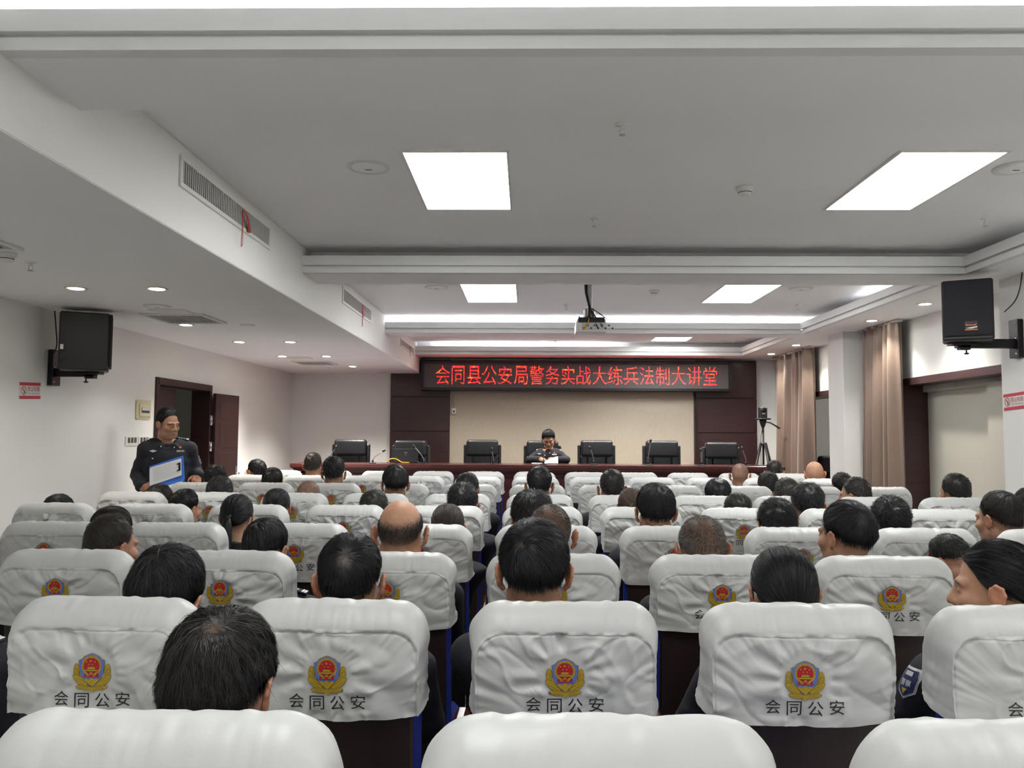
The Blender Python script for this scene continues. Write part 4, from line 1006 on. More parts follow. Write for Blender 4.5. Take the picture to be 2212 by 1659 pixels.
def add_head(S, c, ears=True):
    c = np.array(c, float); P = lambda *p: c+np.array(p)
    S.ell(P(0, -.015, .030), (.074, .094, .088), .02); S.ell(P(0, -.058, -.008), (.057, .046, .052), .03)
    S.ell(P(0, .026, -.038), (.061, .062, .078), .03)
    for s in (-1, 1):
        S.caps(P(s*.052, -.005, -.055), P(s*.022, .060, -.100), .018, .015, .03)
        S.ell(P(s*.040, .054, -.024), (.027, .027, .023), .02)
        S.caps(P(s*.046, .070, .024), P(s*.010, .082, .021), .010, .010, .015)
    S.ell(P(0, .071, -.102), (.021, .017, .016), .02)
    for s in (-1, 1): S.ell(P(s*.031, .096, .005), (.018, .014, .011), .010, True)
    S.caps(P(0, .082, .016), P(0, .106, -.029), .0085, .0125, .010)
    for s in (-1, 1):
        S.ell(P(s*.013, .095, -.034), (.009, .011, .009), .006); S.ell(P(s*.031, .0745, .003), (.0145, .012, .0105), .004)
        S.caps(P(s*.014, .097, -.020), P(s*.030, .078, -.058), .004, .003, .012)
    S.ell(P(0, .0865, -.060), (.024, .010, .0062), .005); S.ell(P(0, .0855, -.0725), (.019, .010, .0072), .005)
    S.caps(P(-.022, .0925, -.0662), P(.022, .0925, -.0662), .0022, .0022, .003, True)
    if ears:
        for s in (-1, 1):
            S.ell(P(s*.090, -.011, -.006), (.007, .020, .030), .008, False, [[math.cos(.3*s), -math.sin(.3*s), 0], [math.sin(.3*s), math.cos(.3*s), 0], [0, 0, 1]])
            E = [(.081, .006, -.004), (.087, .003, .016), (.094, -.011, .027), (.099, -.027, .019), (.098, -.031, .0), (.091, -.024, -.018), (.083, -.009, -.032)]
            S.chain([P(s*a, b, d) for a, b, d in E], [.0045]*7, .005); S.ell(P(s*.081, -.006, -.035), (.006, .009, .009), .006)
            S.ell(P(s*.098, -.008, .000), (.0055, .009, .013), .005, True)
def add_hand(S, w, fwd, nrm, thumb, curl=.5, k=.006):
    """Palm, four curled fingers and a thumb. w: wrist, fwd: towards the fingers, nrm: back of the hand, thumb: +1/-1 side."""
    w = np.array(w, float); f = np.array(fwd, float); f /= np.linalg.norm(f); n = np.array(nrm, float); n -= f*(n@f); n /= np.linalg.norm(n); sd = np.cross(f, n)*thumb
    P = lambda a, b, c: w+f*a+sd*b+n*c
    S.caps(P(-.01, 0, 0), P(.03, 0, 0), .026, .028, .015)
    for b, l in ((-.030, .080), (-.011, .086), (.010, .086), (.030, .080)): S.caps(P(.02, b*.7, 0), P(l, b, 0), .0145, .0125, .010)
    for b, l, r in ((-.032, .060, .0078), (-.011, .074, .0086), (.010, .080, .0088), (.031, .070, .0088)):
        a0 = .082; p = P(a0, b, .001); pts = [p]; ang = curl*.55
        for q, sg in enumerate((.46, .31, .23)):
            pts.append(pts[-1]+l*sg*(f*math.cos(ang)-n*math.sin(ang)+sd*(b*1.2))); ang += curl*.75
        S.chain(pts, [r*1.05, r, r*.94, r*.78], k)
    S.chain([P(.015, .022, -.008), P(.045, .052, -.016), P(.072, .060, -.026), P(.094, .054, -.036)], [.016, .012, .0105, .008], k)

HC = np.array([0, .03, 1.125])          # head centre of the seated figure
def seated_prims(S, g, part):
    """part: 'body', 'jacket' or 'trousers'; g is extra thickness."""
    if part in ('body', 'jacket'):
        S.ell((0, 0, .79), (.165+g, .112+g, .20+g), .05).ell((0, .02, .60), (.158+g, .128+g, .17+g), .06)
        for s in (-1, 1): S.caps((s*.05, -.008, .925), (s*.172, -.012, .885), .058+g, .058+g, .04)
    if part == 'jacket': S.ell((0, .02, .49), (.185, .15, .11), .05)
    if part in ('body', 'trousers'):
        S.ell((0, .02, .50), (.165+g, .125+g, .09+g), .05)
        for s in (-1, 1):
            S.caps((s*.09, .04, .50), (s*.115, .37, .515), .080+g, .062+g, .04); S.caps((s*.115, .38, .505), (s*.12, .33, .10), .055+g, .040+g, .02)
def seated_arms(S, g, pose, cut=0.0):
    for s in (-1, 1):
        e, w = pose[s]; e = np.array(e, float); w = np.array(w, float); w2 = e+(w-e)*(1-cut)
        S.caps((s*.188, -.012, .878), e, .056+g, .043+g, .035); S.caps(e, w2, .042+g, .029+g*1.35, .02)
LAP = {s: ((s*.202, .045, .64), (s*.105, .25, .625)) for s in (-1, 1)}
DESK = {s: ((s*.262, .16, .70), (s*.120, .40, .845)) for s in (-1, 1)}
def body_seated(pose, hands, headc=HC, fine=.0048):
    hz = [(.02, .12, .008)]
    S = SDF(axis(-.33, .33, .013, [(-.10, .10, fine)]+[(-.2, .2, .008)]), axis(-.17, .62, .014, [(-.09, .15, fine)]), axis(0, 1.27, .014, [(.96, 1.27, fine), (.55, .92, .0095)]))
    seated_prims(S, 0, 'body'); seated_arms(S, 0, pose)
    S.caps((0, -.006, .92), (0, .004, headc[2]-.07), .060, .054, .03); add_head(S, headc)
    for s in (-1, 1):
        S.caps((s*.12, .30, .055), (s*.135, .50, .035), .042, .030, .03)
        w, f, n, c = hands[s]; add_hand(S, w, f, n, -s, c)
    return S.net(1)
def collar(S, c, rx, ry, z0, z1, r=.009, gap=0.0):
    n = 18
    for i in range(n):
        a, b = 2*math.pi*i/n, 2*math.pi*(i+1)/n
        for zz in np.linspace(z0, z1, 4): S.caps((c[0]+rx*math.sin(a), c[1]+ry*math.cos(a), zz-.018*math.cos(a)), (c[0]+rx*math.sin(b), c[1]+ry*math.cos(b), zz-.018*math.cos(b)), r, r, .008)
def wrinkle(V, amp, f, seed, mask=1.0):
    n = vnoise(V[:, 0]*f+seed, V[:, 1]*f, V[:, 2]*f*1.6)*.6+vnoise(V[:, 0]*f*2.3+seed, V[:, 1]*f*2.3+4, V[:, 2]*f*3)*.4
    c = np.array([0, .0, 0]); d = V-c; d[:, 2] = 0; d /= np.linalg.norm(d, axis=1, keepdims=True)+1e-6
    return V+d*(n*amp*mask)[:, None]
def jacket_seated(pose):
    S = SDF(axis(-.36, .36, .0125, []), axis(-.20, .50, .0125, []), axis(.38, 1.04, .0125, [(.88, 1.04, .008)]))
    seated_prims(S, .016, 'jacket'); seated_arms(S, .014, pose, .06)
    S.caps((0, -.004, .95), (0, .004, 1.08), .066, .062, .008, True)
    collar(S, (0, -.002), .072, .068, .945, .992)
    V, F = S.net(1); return wrinkle(V, .008, 9, 3.0), F
def trousers_seated():
    S = SDF(axis(-.25, .25, .016, []), axis(-.16, .48, .016, []), axis(.05, .66, .016, []))
    seated_prims(S, .012, 'trousers'); return S.net(1)
def shoes(cx=.12, y=.33, z=.05):
    mb = []
    S = SDF(axis(-.22, .22, .010, []), axis(y-.09, y+.25, .010, []), axis(-.01, .16, .008, []))
    for s in (-1, 1):
        S.caps((s*cx, y-.03, .052), (s*(cx+.015), y+.17, .036), .047, .034, .03); S.caps((s*cx, y-.02, .06), (s*cx, y, .12), .045, .045, .02)
    S.D = np.maximum(S.D, -(S.ax[2][None, None, :]-.004)); return S.net(1)

BODY = body_seated(LAP, {s: ((s*.100, .265, .63), (-s*.25, 1, -.12), (0, .1, 1), .5) for s in (-1, 1)})
JACKET = jacket_seated(LAP); TROUS = trousers_seated(); SHOES = shoes()
ME_TROUS = npmesh('trousers', *TROUS, ['trouser_cloth']); ME_SHOES = npmesh('shoes', *SHOES, ['shoe_leather'])

# head radius table (no ears, no neck) about the hair origin
HO = np.array([0, -.012, .015])
_S = SDF(axis(-.13, .13, .005, []), axis(-.15, .15, .005, []), axis(-.16, .16, .005, [])); add_head(_S, (0, 0, 0), False)
NPH, NTH = 96, 64
_ph = np.linspace(0, 2*math.pi, NPH, endpoint=False); _th = np.linspace(0, math.pi*.98, NTH)
def sph(ph, th): return np.stack([np.sin(th)*np.sin(ph), np.sin(th)*np.cos(ph), np.cos(th)], -1)
def _sample(S, P):
    idx = [np.interp(P[..., q], S.ax[q], np.arange(len(S.ax[q]))) for q in range(3)]; i0 = [np.clip(np.floor(q).astype(int), 0, n-2) for q, n in zip(idx, S.D.shape)]; f = [q-i for q, i in zip(idx, i0)]; out = 0
    for a in (0, 1):
        for b in (0, 1):
            for c in (0, 1): out = out+S.D[i0[0]+a, i0[1]+b, i0[2]+c]*(f[0] if a else 1-f[0])*(f[1] if b else 1-f[1])*(f[2] if c else 1-f[2])
    return out
_P, _T = np.meshgrid(_ph, _th, indexing='ij'); _dir = sph(_P, _T); _r = np.full(_P.shape, .02)
for _ in range(40): _r = np.clip(_r-_sample(_S, HO+_dir*_r[..., None])*.8, .01, .14)
RTAB = _r
def rlook(ph, th, tab=None):
    tab = RTAB if tab is None else tab
    a = (ph/(2*math.pi)*NPH) % NPH; b = np.clip(th/(math.pi*.98)*(NTH-1), 0, NTH-1.001); i = np.floor(a).astype(int); j = np.floor(b).astype(int); fa, fb = a-i, b-j
    i %= NPH; i1 = (i+1) % NPH
    return (tab[i, j]*(1-fa)+tab[i1, j]*fa)*(1-fb)+(tab[i, j+1]*(1-fa)+tab[i1, j+1]*fa)*fb
def hairline(ph, st):
    d = np.degrees(ph) % 360; d = np.where(d > 180, 360-d, d)
    return np.radians(np.interp(d, [0, 30, 52, 66, 78, 92, 108, 125, 150, 180], st.get('line') or [50+st.get('front', 0), 53+st.get('front', 0), 66, 84, 97, 92, 96, 112, 118+st.get('nape', 0), 122+st.get('nape', 0)]))
STYLES = {
 'short': dict(T=.012, top=.010, side=.003, back=.008, fade=.45, L=.030, lift=.004, mess=.25, N=1.0, col=(.010, .010, .0115)),
 'thick': dict(T=.014, top=.012, side=.006, nape=-6, back=.012, fade=.22, L=.045, lift=.006, mess=.35, N=1.2, col=(.009, .0095, .0115)),
 'crew': dict(T=.010, top=.010, side=.003, back=.003, fade=.75, L=.016, lift=.007, mess=.3, N=1.2, col=(.012, .011, .011)),
 'spiky': dict(T=.012, top=.014, side=.006, back=.006, fade=.5, L=.026, lift=.014, mess=.5, N=1.2, col=(.008, .008, .009)),
 'curly': dict(T=.016, top=.012, side=.012, back=.010, fade=.4, L=.022, lift=.012, mess=1.3, N=1.4, clump=.007, cf=26, col=(.008, .008, .009)),
 'wavy': dict(T=.016, top=.014, side=.014, back=.016, fade=.15, L=.05, lift=.010, mess=.8, N=1.2, clump=.006, cf=14, nape=10, col=(.014, .012, .012)),
 'messy': dict(T=.014, top=.012, side=.012, back=.010, fade=.2, L=.05, lift=.016, mess=.9, N=1.2, clump=.005, cf=15, col=(.009, .009, .010)),
 'sleek': dict(T=.012, top=.008, side=.010, back=.012, fade=.08, L=.08, lift=.002, mess=.07, N=1.6, nape=8, tie=(180, 120), col=(.007, .007, .0085)),
 'pony': dict(T=.012, top=.010, side=.010, back=.012, fade=.08, L=.07, lift=.0015, mess=.07, N=1.0, nape=6, tie=(180, 92), tail=(.27, .026), col=(.007, .007, .0085)),
 'bunwoman': dict(T=.012, top=.010, side=.010, back=.012, fade=.08, L=.07, lift=.002, mess=.08, N=1.0, nape=6, tie=(180, 96), bun=.026, col=(.008, .008, .009)),
 'bob': dict(T=.016, top=.012, side=.020, back=.022, fade=.02, L=.07, lift=.003, mess=.15, N=1.0, nape=16, col=(.012, .010, .010), line=[50, 54, 70, 100, 118, 122, 126, 130, 134, 138]),
 'buzz': dict(T=.0, buzz=True, N=3.2, L=.006, col=(.022, .019, .017), scalp=.55),
 'bald': dict(T=.0, buzz=True, stand=.12, N=3.2, L=.014, mess=.2, bald=58, col=(.012, .011, .011), scalp=.86, nape=2),
}
def make_hair(st, N, seed, wh):
    """Hair of one head in head coordinates: shell plus N tapering ribbons. wh: whorl (azimuth, polar degrees, patch degrees)."""
    rg = np.random.default_rng(seed); col = np.array(st['col']); V = []; F = []; C = []; nv = 0
    wd = sph(np.radians(wh[0]), np.radians(wh[1])); tie = st.get('tie'); td = sph(np.radians(tie[0]), np.radians(tie[1])) if tie else None
    bald = st.get('bald')
    bd = sph(math.radians(180), math.radians(24))
    def thick(ph, th):
        tm = hairline(ph, st); u = np.clip(th/tm, 0, 1); d = np.degrees(ph) % 360; d = np.where(d > 180, 360-d, d)
        side = np.clip((d-40)/50, 0, 1)*np.clip((150-d)/40, 0, 1); back = np.clip((d-120)/50, 0, 1)
        low = smooth01(.35, .9, u)
        base = st['T']+st.get('top', 0)*(1-smooth01(.15, .75, u))+(st.get('side', 0)*side+st.get('back', 0)*back)*low*0 + (st.get('side', 0)*side+st.get('back', 0)*back)*np.sin(math.pi*np.clip(u, 0, 1))*.6
        f = 1-smooth01(1-st.get('fade', .3), 1.0, u)
        t = base*(f*.92+.08)-.006*smooth01(.93, 1, u)
        if st.get('clump'): t = t+st['clump']*vnoise(np.sin(ph)*np.sin(th)*st['cf']+seed, np.cos(ph)*np.sin(th)*st['cf'], np.cos(th)*st['cf'])*(1-smooth01(.85, 1, u))
        else: t = t+.0022*vnoise(np.sin(ph)*np.sin(th)*9+seed, np.cos(ph)*np.sin(th)*9, np.cos(th)*9)*(1-smooth01(.8, 1, u))
        dv = sph(ph, th)
        if wh[2] > 0:
            a = np.degrees(np.arccos(np.clip(dv@wd, -1, 1))); t = t*(1-.42*np.exp(-(a/(wh[2]*1.6))**2))
        if bald:
            a = np.degrees(np.arccos(np.clip(dv@bd, -1, 1))); e = smooth01(bald-2, bald+16, a+4*vnoise(ph*3, th*0, th*0+seed)); t = t*e-.007*(1-e)
        return t
    scale = 1.0
    if not st.get('buzz'):
        n, m = 72, 34; ph = np.linspace(0, 2*math.pi, n, endpoint=False); u = np.linspace(0, 1, m)**.9
        PH, U = np.meshgrid(ph, u, indexing='ij'); TH = U*hairline(PH, st)*(1+.03*vnoise(np.sin(PH)*6+seed, np.cos(PH)*6, PH*0)+.025*vnoise(np.sin(PH)*19+seed, np.cos(PH)*19, PH*0+3))
        R = rlook(PH, TH)+thick(PH, TH)
        P = HO+sph(PH, TH)*R[..., None]
        i, j = np.meshgrid(np.arange(n), np.arange(m-1), indexing='ij'); a = (i*m+j).ravel(); b = (((i+1) % n)*m+j).ravel()
        V.append(P.reshape(-1, 3)); F.append(np.stack([a, b, b+1, a+1], 1)[:, ::-1]); cs = np.tile(col, (n*m, 1))*(.75+.3*rg.random((n*m, 1)))
        if wh[2] > 0:
            a_ = np.degrees(np.arccos(np.clip(sph(PH, TH).reshape(-1, 3)@wd, -1, 1))); e_ = (np.exp(-(a_/(wh[2]*.65))**2)*.55)[:, None]; cs = cs*(1-e_)+e_*np.array([.20, .12, .08])
        C.append(cs); nv += n*m
        shell_n = nv
    else: shell_n = 0
    # ribbons
    N = int(N*st.get('N', 1)); cand = int(N*1.9)
    z = rg.uniform(-.85, 1, cand); ph = rg.uniform(0, 2*math.pi, cand); th = np.arccos(z)
    keep = th < hairline(ph, st)*(.985 if not st.get('buzz') else 1.0)
    if st.get('buzz'): keep &= rg.random(cand) < 1-.55*smooth01(.72, 1.0, th/hairline(ph, st))
    if bald:
        a = np.degrees(np.arccos(np.clip(sph(ph, th)@bd, -1, 1))); keep &= rg.random(cand) < smooth01(bald-8, bald+22, a)
    if wh[2] > 0:
        a = np.degrees(np.arccos(np.clip(sph(ph, th)@wd, -1, 1))); keep &= rg.random(cand) < .25+.75*smooth01(wh[2]*.5, wh[2]*1.6, a)
    ph, th = ph[keep][:N], th[keep][:N]; k = len(ph)
    if k:
        dv = sph(ph, th); npt = 5 if not st.get('buzz') else 3
        if td is not None: flow = td-dv*(dv@td)[:, None]
        else: flow = -(wd-dv*(dv@wd)[:, None])
        flow /= np.linalg.norm(flow, axis=1, keepdims=True)+1e-6
        if td is None:
            sw = np.cross(dv, flow); flow = flow+sw*.45*np.exp(-(np.degrees(np.arccos(np.clip(dv@wd, -1, 1)))/30)**2)[:, None]
            grav = np.array([0, 0, -1.])-dv*(-dv[:, 2:3]); flow = flow*.65+grav*.55
        ms = st.get('mess', .3)
        nz3 = np.stack([vnoise(dv[:, 0]*7+q*9+seed, dv[:, 1]*7, dv[:, 2]*7) for q in range(3)], 1)*ms*1.1+rg.normal(0, 1, (k, 3))*ms*.35
        flow = flow+nz3-dv*np.sum(nz3*dv, 1, keepdims=True); flow /= np.linalg.norm(flow, axis=1, keepdims=True)+1e-6
        L = st['L']*rg.uniform(.6, 1.15, k)*(1-.6*smooth01(.72, 1.0, th/hairline(ph, st))*(td is None)); lift = st.get('lift', .003)*rg.uniform(.1, 1.3, k)
        pts = []; d0 = dv
        for q in range(npt):
            u = q/(npt-1); ang = (L*u/.10)[:, None]; d = d0*np.cos(ang)+flow*np.sin(ang)
            th_ = np.arccos(np.clip(d[:, 2], -1, 1)); ph_ = np.arctan2(d[:, 0], d[:, 1]) % (2*math.pi)
            if st.get('buzz'): p = HO+dv*(rlook(ph, th)+L*u*st.get('stand', .55)+.0006)[:, None]+flow*(L*u)[:, None]
            else:
                ov = np.clip(th_-hairline(ph_, st), 0, 1)
                p = HO+d*(rlook(ph_, th_)+np.maximum(thick(ph_, th_), .0008)+.0012+lift*u**1.5+ov*.02)[:, None]
            pts.append(p)
        P = np.stack(pts, 1); tg = np.gradient(P, axis=1); wdv = np.cross(tg, dv[:, None, :]); wdv /= np.linalg.norm(wdv, axis=2, keepdims=True)+1e-9; rt = rg.uniform(-.95, .95, (k, 1, 1)); wdv = wdv*np.cos(rt)+dv[:, None, :]*np.sin(rt)
        w0 = ((.0010 if N > 4000 else .0014) if not st.get('buzz') else .0009)*rg.uniform(.6, 1.2, (k, 1, 1))*(1 if N > 1500 else 1.7)
        tp = np.array([1, 1, .9, .6, .1] if npt == 5 else [1, .8, .2])[None, :, None]
        A, B = P-wdv*w0*tp*.5, P+wdv*w0*tp*.5; Q = np.stack([A, B], 2).reshape(k, npt*2, 3)
        base = nv+np.arange(k)[:, None]*(npt*2); f = np.concatenate([base+2*s+np.array([0, 1, 3, 2]) for s in range(npt-1)]).reshape(-1, 4)
        V.append(Q.reshape(-1, 3)); F.append(f); cc = np.tile(col, (k, 1))*rg.uniform(.6, 1.7, (k, 1))
        g = st.get('grey', 0)
        if g: cc = np.where(rg.random((k, 1)) < g, np.array([[.19, .18, .165]])*rg.uniform(.5, 1.1, (k, 1)), cc)
        if st.get('streak'): cc = cc+np.array(st['streak'])*np.clip(vnoise(dv[:, 0]*14, dv[:, 1]*14, dv[:, 2]*3), 0, 1)[:, None]
        C.append(np.repeat(cc, npt*2, 0)); nv += k*npt*2
    def add_tube(path, rad, n=10, colr=col, noisy=.0):
        nonlocal nv
        path = np.array(path, float); m = len(path); vs = []
        for i, p in enumerate(path):
            t = path[min(i+1, m-1)]-path[max(i-1, 0)]; t /= np.linalg.norm(t)+1e-9; a = np.cross(t, (0, 1, .2)); a /= np.linalg.norm(a)+1e-9; b = np.cross(t, a)
            for q in range(n):
                an = 2*math.pi*q/n; vs.append(p+rad[i]*(1+noisy*math.sin(q*2.1+i*.4))*(a*math.cos(an)+b*math.sin(an)))
        f = [(nv+i*n+q, nv+i*n+(q+1) % n, nv+(i+1)*n+(q+1) % n, nv+(i+1)*n+q) for i in range(m-1) for q in range(n)]
        V.append(np.array(vs)); F.append(np.array(f)); C.append(np.tile(colr, (len(vs), 1))*rg.uniform(.8, 1.25, (len(vs), 1))); nv += len(vs)
    if st.get('tail'):
        ln, rr = st['tail']; b = HO+td*(rlook(np.array(math.radians(tie[0])), np.array(math.radians(tie[1])))+.014)
        up = np.array([0, -.035, .012]); path = [b, b+up*.7, b+up+np.array([0, -.008, -.02])]+[b+np.array([.012*math.sin(u*3), -.045-.012*u, -.03-ln*u]) for u in np.linspace(.05, 1, 9)]
        add_tube(path, [.010, .016]+[rr*.75]+[rr*(1-.55*u**2) for u in np.linspace(.05, 1, 9)], 12, col, .12)
        for q in range(70):
            a = rg.uniform(0, 2*math.pi); o = np.array([math.cos(a), math.sin(a)*.8, 0])*rr*rg.uniform(.7, 1.12); add_tube([p+o*(.5 if i < 2 else 1)*(1-.4*i/len(path)) for i, p in enumerate(path[1:])], [.0012]*(len(path)-1), 3)
        add_tube([b-td*.004, b+td*.006], [.017, .017], 12, np.array(st.get('band', (.02, .02, .025))))
    if st.get('bun'):
        rr = st['bun']; b = HO+td*(rlook(np.array(math.pi), np.array(math.radians(tie[1])))+.012+rr*.55)
        for q in range(26):
            a0 = rg.uniform(0, 6.28); tl = rg.uniform(-.5, .5); path = []
            for s in np.linspace(0, 3.6, 9):
                path.append(b+rr*np.array([math.cos(a0+s), (-.55*math.cos(tl*3+s*.3)), math.sin(a0+s)])*rg.uniform(.80, 1.0))
            add_tube(path, [.003, .007, .009, .010, .010, .010, .009, .006, .003], 6)
    if st.get('strays'):
        for q in range(st['strays']):
            a = rg.uniform(0, 2*math.pi); t = rg.uniform(.15, 1.5); d = sph(np.array(a), np.array(t)); p = HO+d*(rlook(np.array(a), np.array(t))+.02); dr = np.cross(d, rg.normal(0, 1, 3)); dr /= np.linalg.norm(dr); l = rg.uniform(.025, .05)
            c1 = d*.5+dr*.6; c2 = dr*1.2-d*.35-np.array([0, 0, .5]); add_tube([p+(c1*u+c2*u*u)*l for u in np.linspace(0, 1, 9)], [.0003]*7+[.0002, .0001], 3)
    V = np.vstack(V); return V, np.vstack(F), np.vstack(C), shell_n

SKIN = np.array([.40, .215, .135])
def skin_colours(V, hc, st, tone, seed):
    """Base colour by place on the body: skin, lips, brows, scalp under the hair."""
    C = np.tile(SKIN*tone, (len(V), 1)); q = (V-hc); n = len(V)
    fz = np.exp(-((q[:, 2]+.066)/.008)**2)*np.exp(-(q[:, 0]/.021)**4)*(q[:, 1] > .078); C = C*(1-fz[:, None]*.55)+fz[:, None]*.55*np.array([.30, .10, .085])
    bx = np.abs(q[:, 0]); br = np.exp(-((q[:, 2]-.025+.12*np.clip(bx-.03, 0, 1))/.0052)**2)*smooth01(.010, .016, bx)*(1-smooth01(.048, .056, bx))*(q[:, 1] > .055); C = C*(1-br[:, None]*.88)+br[:, None]*.88*np.array([.012, .010, .010])
    ey = np.exp(-((q[:, 2]-.0005)/.0028)**2)*np.exp(-((bx-.031)/.012)**4)*(q[:, 1] > .06); C = C*(1-ey[:, None]*.9)+ey[:, None]*.9*np.array([.012, .009, .009])
    d = q-HO; r = np.linalg.norm(d, axis=1)+1e-9; th = np.arccos(np.clip(d[:, 2]/r, -1, 1)); ph = np.arctan2(d[:, 0], d[:, 1]) % (2*math.pi)
    ear = (bx > .074) & (q[:, 2] < .035) & (q[:, 1] > -.045)
    C = np.where(ear[:, None], C*np.array([1.1, .93, .90]), C)
    mask = (1-smooth01(.92, 1.13, th/hairline(ph, st)))*(~ear)*(r > .06)*(q[:, 2] > -.11)
    if st.get('bald'):
        a = np.degrees(np.arccos(np.clip((d/r[:, None])@sph(math.pi, math.radians(24)), -1, 1))); mask = mask*smooth01(st['bald']-6, st['bald']+16, a)
        shine = 1-smooth01(st['bald']-20, st['bald'], a); C = C*(1+.25*shine[:, None]*(~ear)[:, None])
    s = st.get('scalp', .55)
    if st.get('patchy'): s = s*(1-st['patchy']*np.clip(vnoise(q[:, 0]*16+seed, q[:, 1]*16, q[:, 2]*16)*.8+.5, 0, 1)*smooth01(.35, .75, th/hairline(ph, st))*(1-smooth01(.85, 1.1, th/hairline(ph, st))))
    m = (mask*s)[:, None]; hc_ = np.array(st.get('scalpcol', (.025, .02, .018)))
    return C*(1-m)+hc_*m
def rotm(yaw, pitch, roll):
    """yaw: + turns to the picture's left; pitch: + nods forward; roll: + tilts to the picture's right."""
    return np.array(Matrix.Rotation(math.radians(yaw), 3, 'Z') @ Matrix.Rotation(math.radians(-pitch), 3, 'X') @ Matrix.Rotation(math.radians(roll), 3, 'Y'))

def epaulettes(root, sh, rows=1, stars=2, only=None):
    """Shoulder boards with white bars and stars; sh(s) gives the frame of a shoulder: centre, across, along-out, up."""
    for s in ((-1, 1) if only is None else (only,)):
        c, out, up = [np.array(q, float) for q in sh(s)]; out /= np.linalg.norm(out); up -= out*(up@out); up /= np.linalg.norm(up); ac = np.cross(up, out)
        T = Matrix(((out[0], ac[0], up[0], c[0]), (out[1], ac[1], up[1], c[1]), (out[2], ac[2], up[2], c[2]), (0, 0, 0, 1)))
        e = MB().box(-.06, .06, -.024, .024, -.002, .005, 'uniform_cloth', bev=.003, T=T).obj('epaulette', root)
        mb = MB()
        for i in range(2): mb.box(.036+i*.011, .044+i*.011, -.021, .021, .005, .0065, 'white_badge', T=T)
        for i in range(stars): mb.add([tuple(T @ Vector((.016-i*.024+(.009 if q % 2 == 0 else .004)*math.sin(q*math.pi/5), (.009 if q % 2 == 0 else .004)*math.cos(q*math.pi/5), .0062))) for q in range(10)], [tuple(range(10))], 'white_badge')
        mb.obj('rank_marks', e)
PEOPLE = []
def seated_person(label, row, k, cx, top, w, style, yaw=0, pitch=6, roll=0, wh=(186, 48, 5), tone=1.0, fwd=0.0, N=None, over=None, epau=False, patch=False, glasses=False, slim=1.0):
    st = dict(STYLES[style]); st.update(over or {}); seed = len(PEOPLE)*3+11
    N = N or {1: 5200, 2: 5200, 3: 3600, 4: 2400, 5: 1500}.get(row, 900)
    hv, hf, hcol, sn = make_hair(st, N, seed, wh)
    Rm = rotm(yaw, pitch, roll); Yh = ROWS[row]+.37+fwd; s = FPX/Yh
    bodyV = BODY[0]; hm = (bodyV[:, 2] > HC[2]-.04) & (np.abs(bodyV[:, 0]) < .078); shellv = hv[:sn] if sn else (bodyV[hm]-HC)
    if bald_union(st): shellv = np.vstack([shellv, (bodyV[hm]-HC)[::3]])
    P = np.array(atY(cx, top, Yh)); P[2] -= .12; sc = 1.0
    for it in range(4):
        q = np.array(proj((shellv*sc)@Rm.T+P)) if False else None
        Wp = (shellv*sc)@Rm.T+P; dq = Wp-CAM; zz = dq@C_F; px = IMW/2+FPX*(dq@C_R)/zz; py = IMH/2-FPX*(dq@C_U)/zz
        if it < 3: sc = float(np.clip(sc*w/(px.max()-px.min()), .88, 1.16))
        P[0] += (cx-(px.max()+px.min())/2)/s; P[2] -= (top-py.min())/s
    base = np.array([X0+PITCH*k, ROWS[row]+.335, 0.0]); Hl = P-base       # head centre in figure coordinates
    dx, dz, dy = Hl[0], Hl[2]-HC[2], Hl[1]-HC[1]
    def lean(V):
        V = V.copy(); V[:, 0] *= 1-(1-slim)*smooth01(.45, .6, V[:, 2])*(1-smooth01(.955, 1.0, V[:, 2])); t = smooth01(.60, .97, V[:, 2]); t2 = np.clip((V[:, 2]-.665)/.285, 0, 1)
        V[:, 0] += dx*t; V[:, 2] += dz*t2; V[:, 1] += (dy+.0)*t*np.clip(t, 0, 1); return V
    B = bodyV.copy(); t = smooth01(.955, 1.045, B[:, 2])[:, None]
    L = lean(B); Hd = ((B-HC)*sc)@Rm.T+Hl; Bv = L*(1-t)+Hd*t
    r = empty('person', tuple(base), label, 'person', 'seated audience in dark uniforms')
    mobj('body', npmesh('body', Bv, BODY[1], ['skin'], cols=skin_colours(B, HC, st, tone, seed)), r)
    mobj('hair', npmesh('hair', (hv*sc)@Rm.T+Hl, hf, ['hair'], cols=hcol), r)
    jk = mobj('jacket', npmesh('jacket', lean(JACKET[0]), JACKET[1], ['uniform_cloth']), r)
    mobj('trousers', ME_TROUS, r); mobj('shoes', ME_SHOES, r)
    if epau:
        def sh(s_):
            c = lean(np.array([[s_*.125, -.01, .985]]))[0]; return c, (s_*1.0, 0, -.30), (s_*.28, 0, 1)
        epaulettes(r, sh)
    if patch:
        bv = BVHTree.FromPolygons([tuple(v) for v in lean(JACKET[0])], [tuple(f) for f in JACKET[1]])
        c = lean(np.array([[patch*.20, -.012, .84]]))[0]; sleeve_patch(jk, bv, (c[0]+patch*.4, c[1]-.01, c[2]), (-patch, .0, 0), (0, patch, 0), (patch*.12, 0, 1))
    if glasses:
        g = MB(); H = lambda p: tuple(Rm@(np.array(p)*sc)+Hl)
        for sx in (-1, 1):
            g.tube([H((sx*.033+.021*math.cos(a), .097-.004*abs(math.cos(a)), .002+.016*math.sin(a))) for a in np.linspace(0, 2*math.pi, 17)], .0018, 'black_plastic', 5); g.tube([H((sx*.054, .093, .006)), H((sx*.078, .06, .008)), H((sx*.084, -.015, .006))], .0018, 'black_plastic', 5)
        g.tube([H((-.012, .100, .004)), H((.012, .100, .004))], .0018, 'black_plastic', 5); g.obj('glasses', r)
    PEOPLE.append(r); return r
def bald_union(st): return st.get('bald')
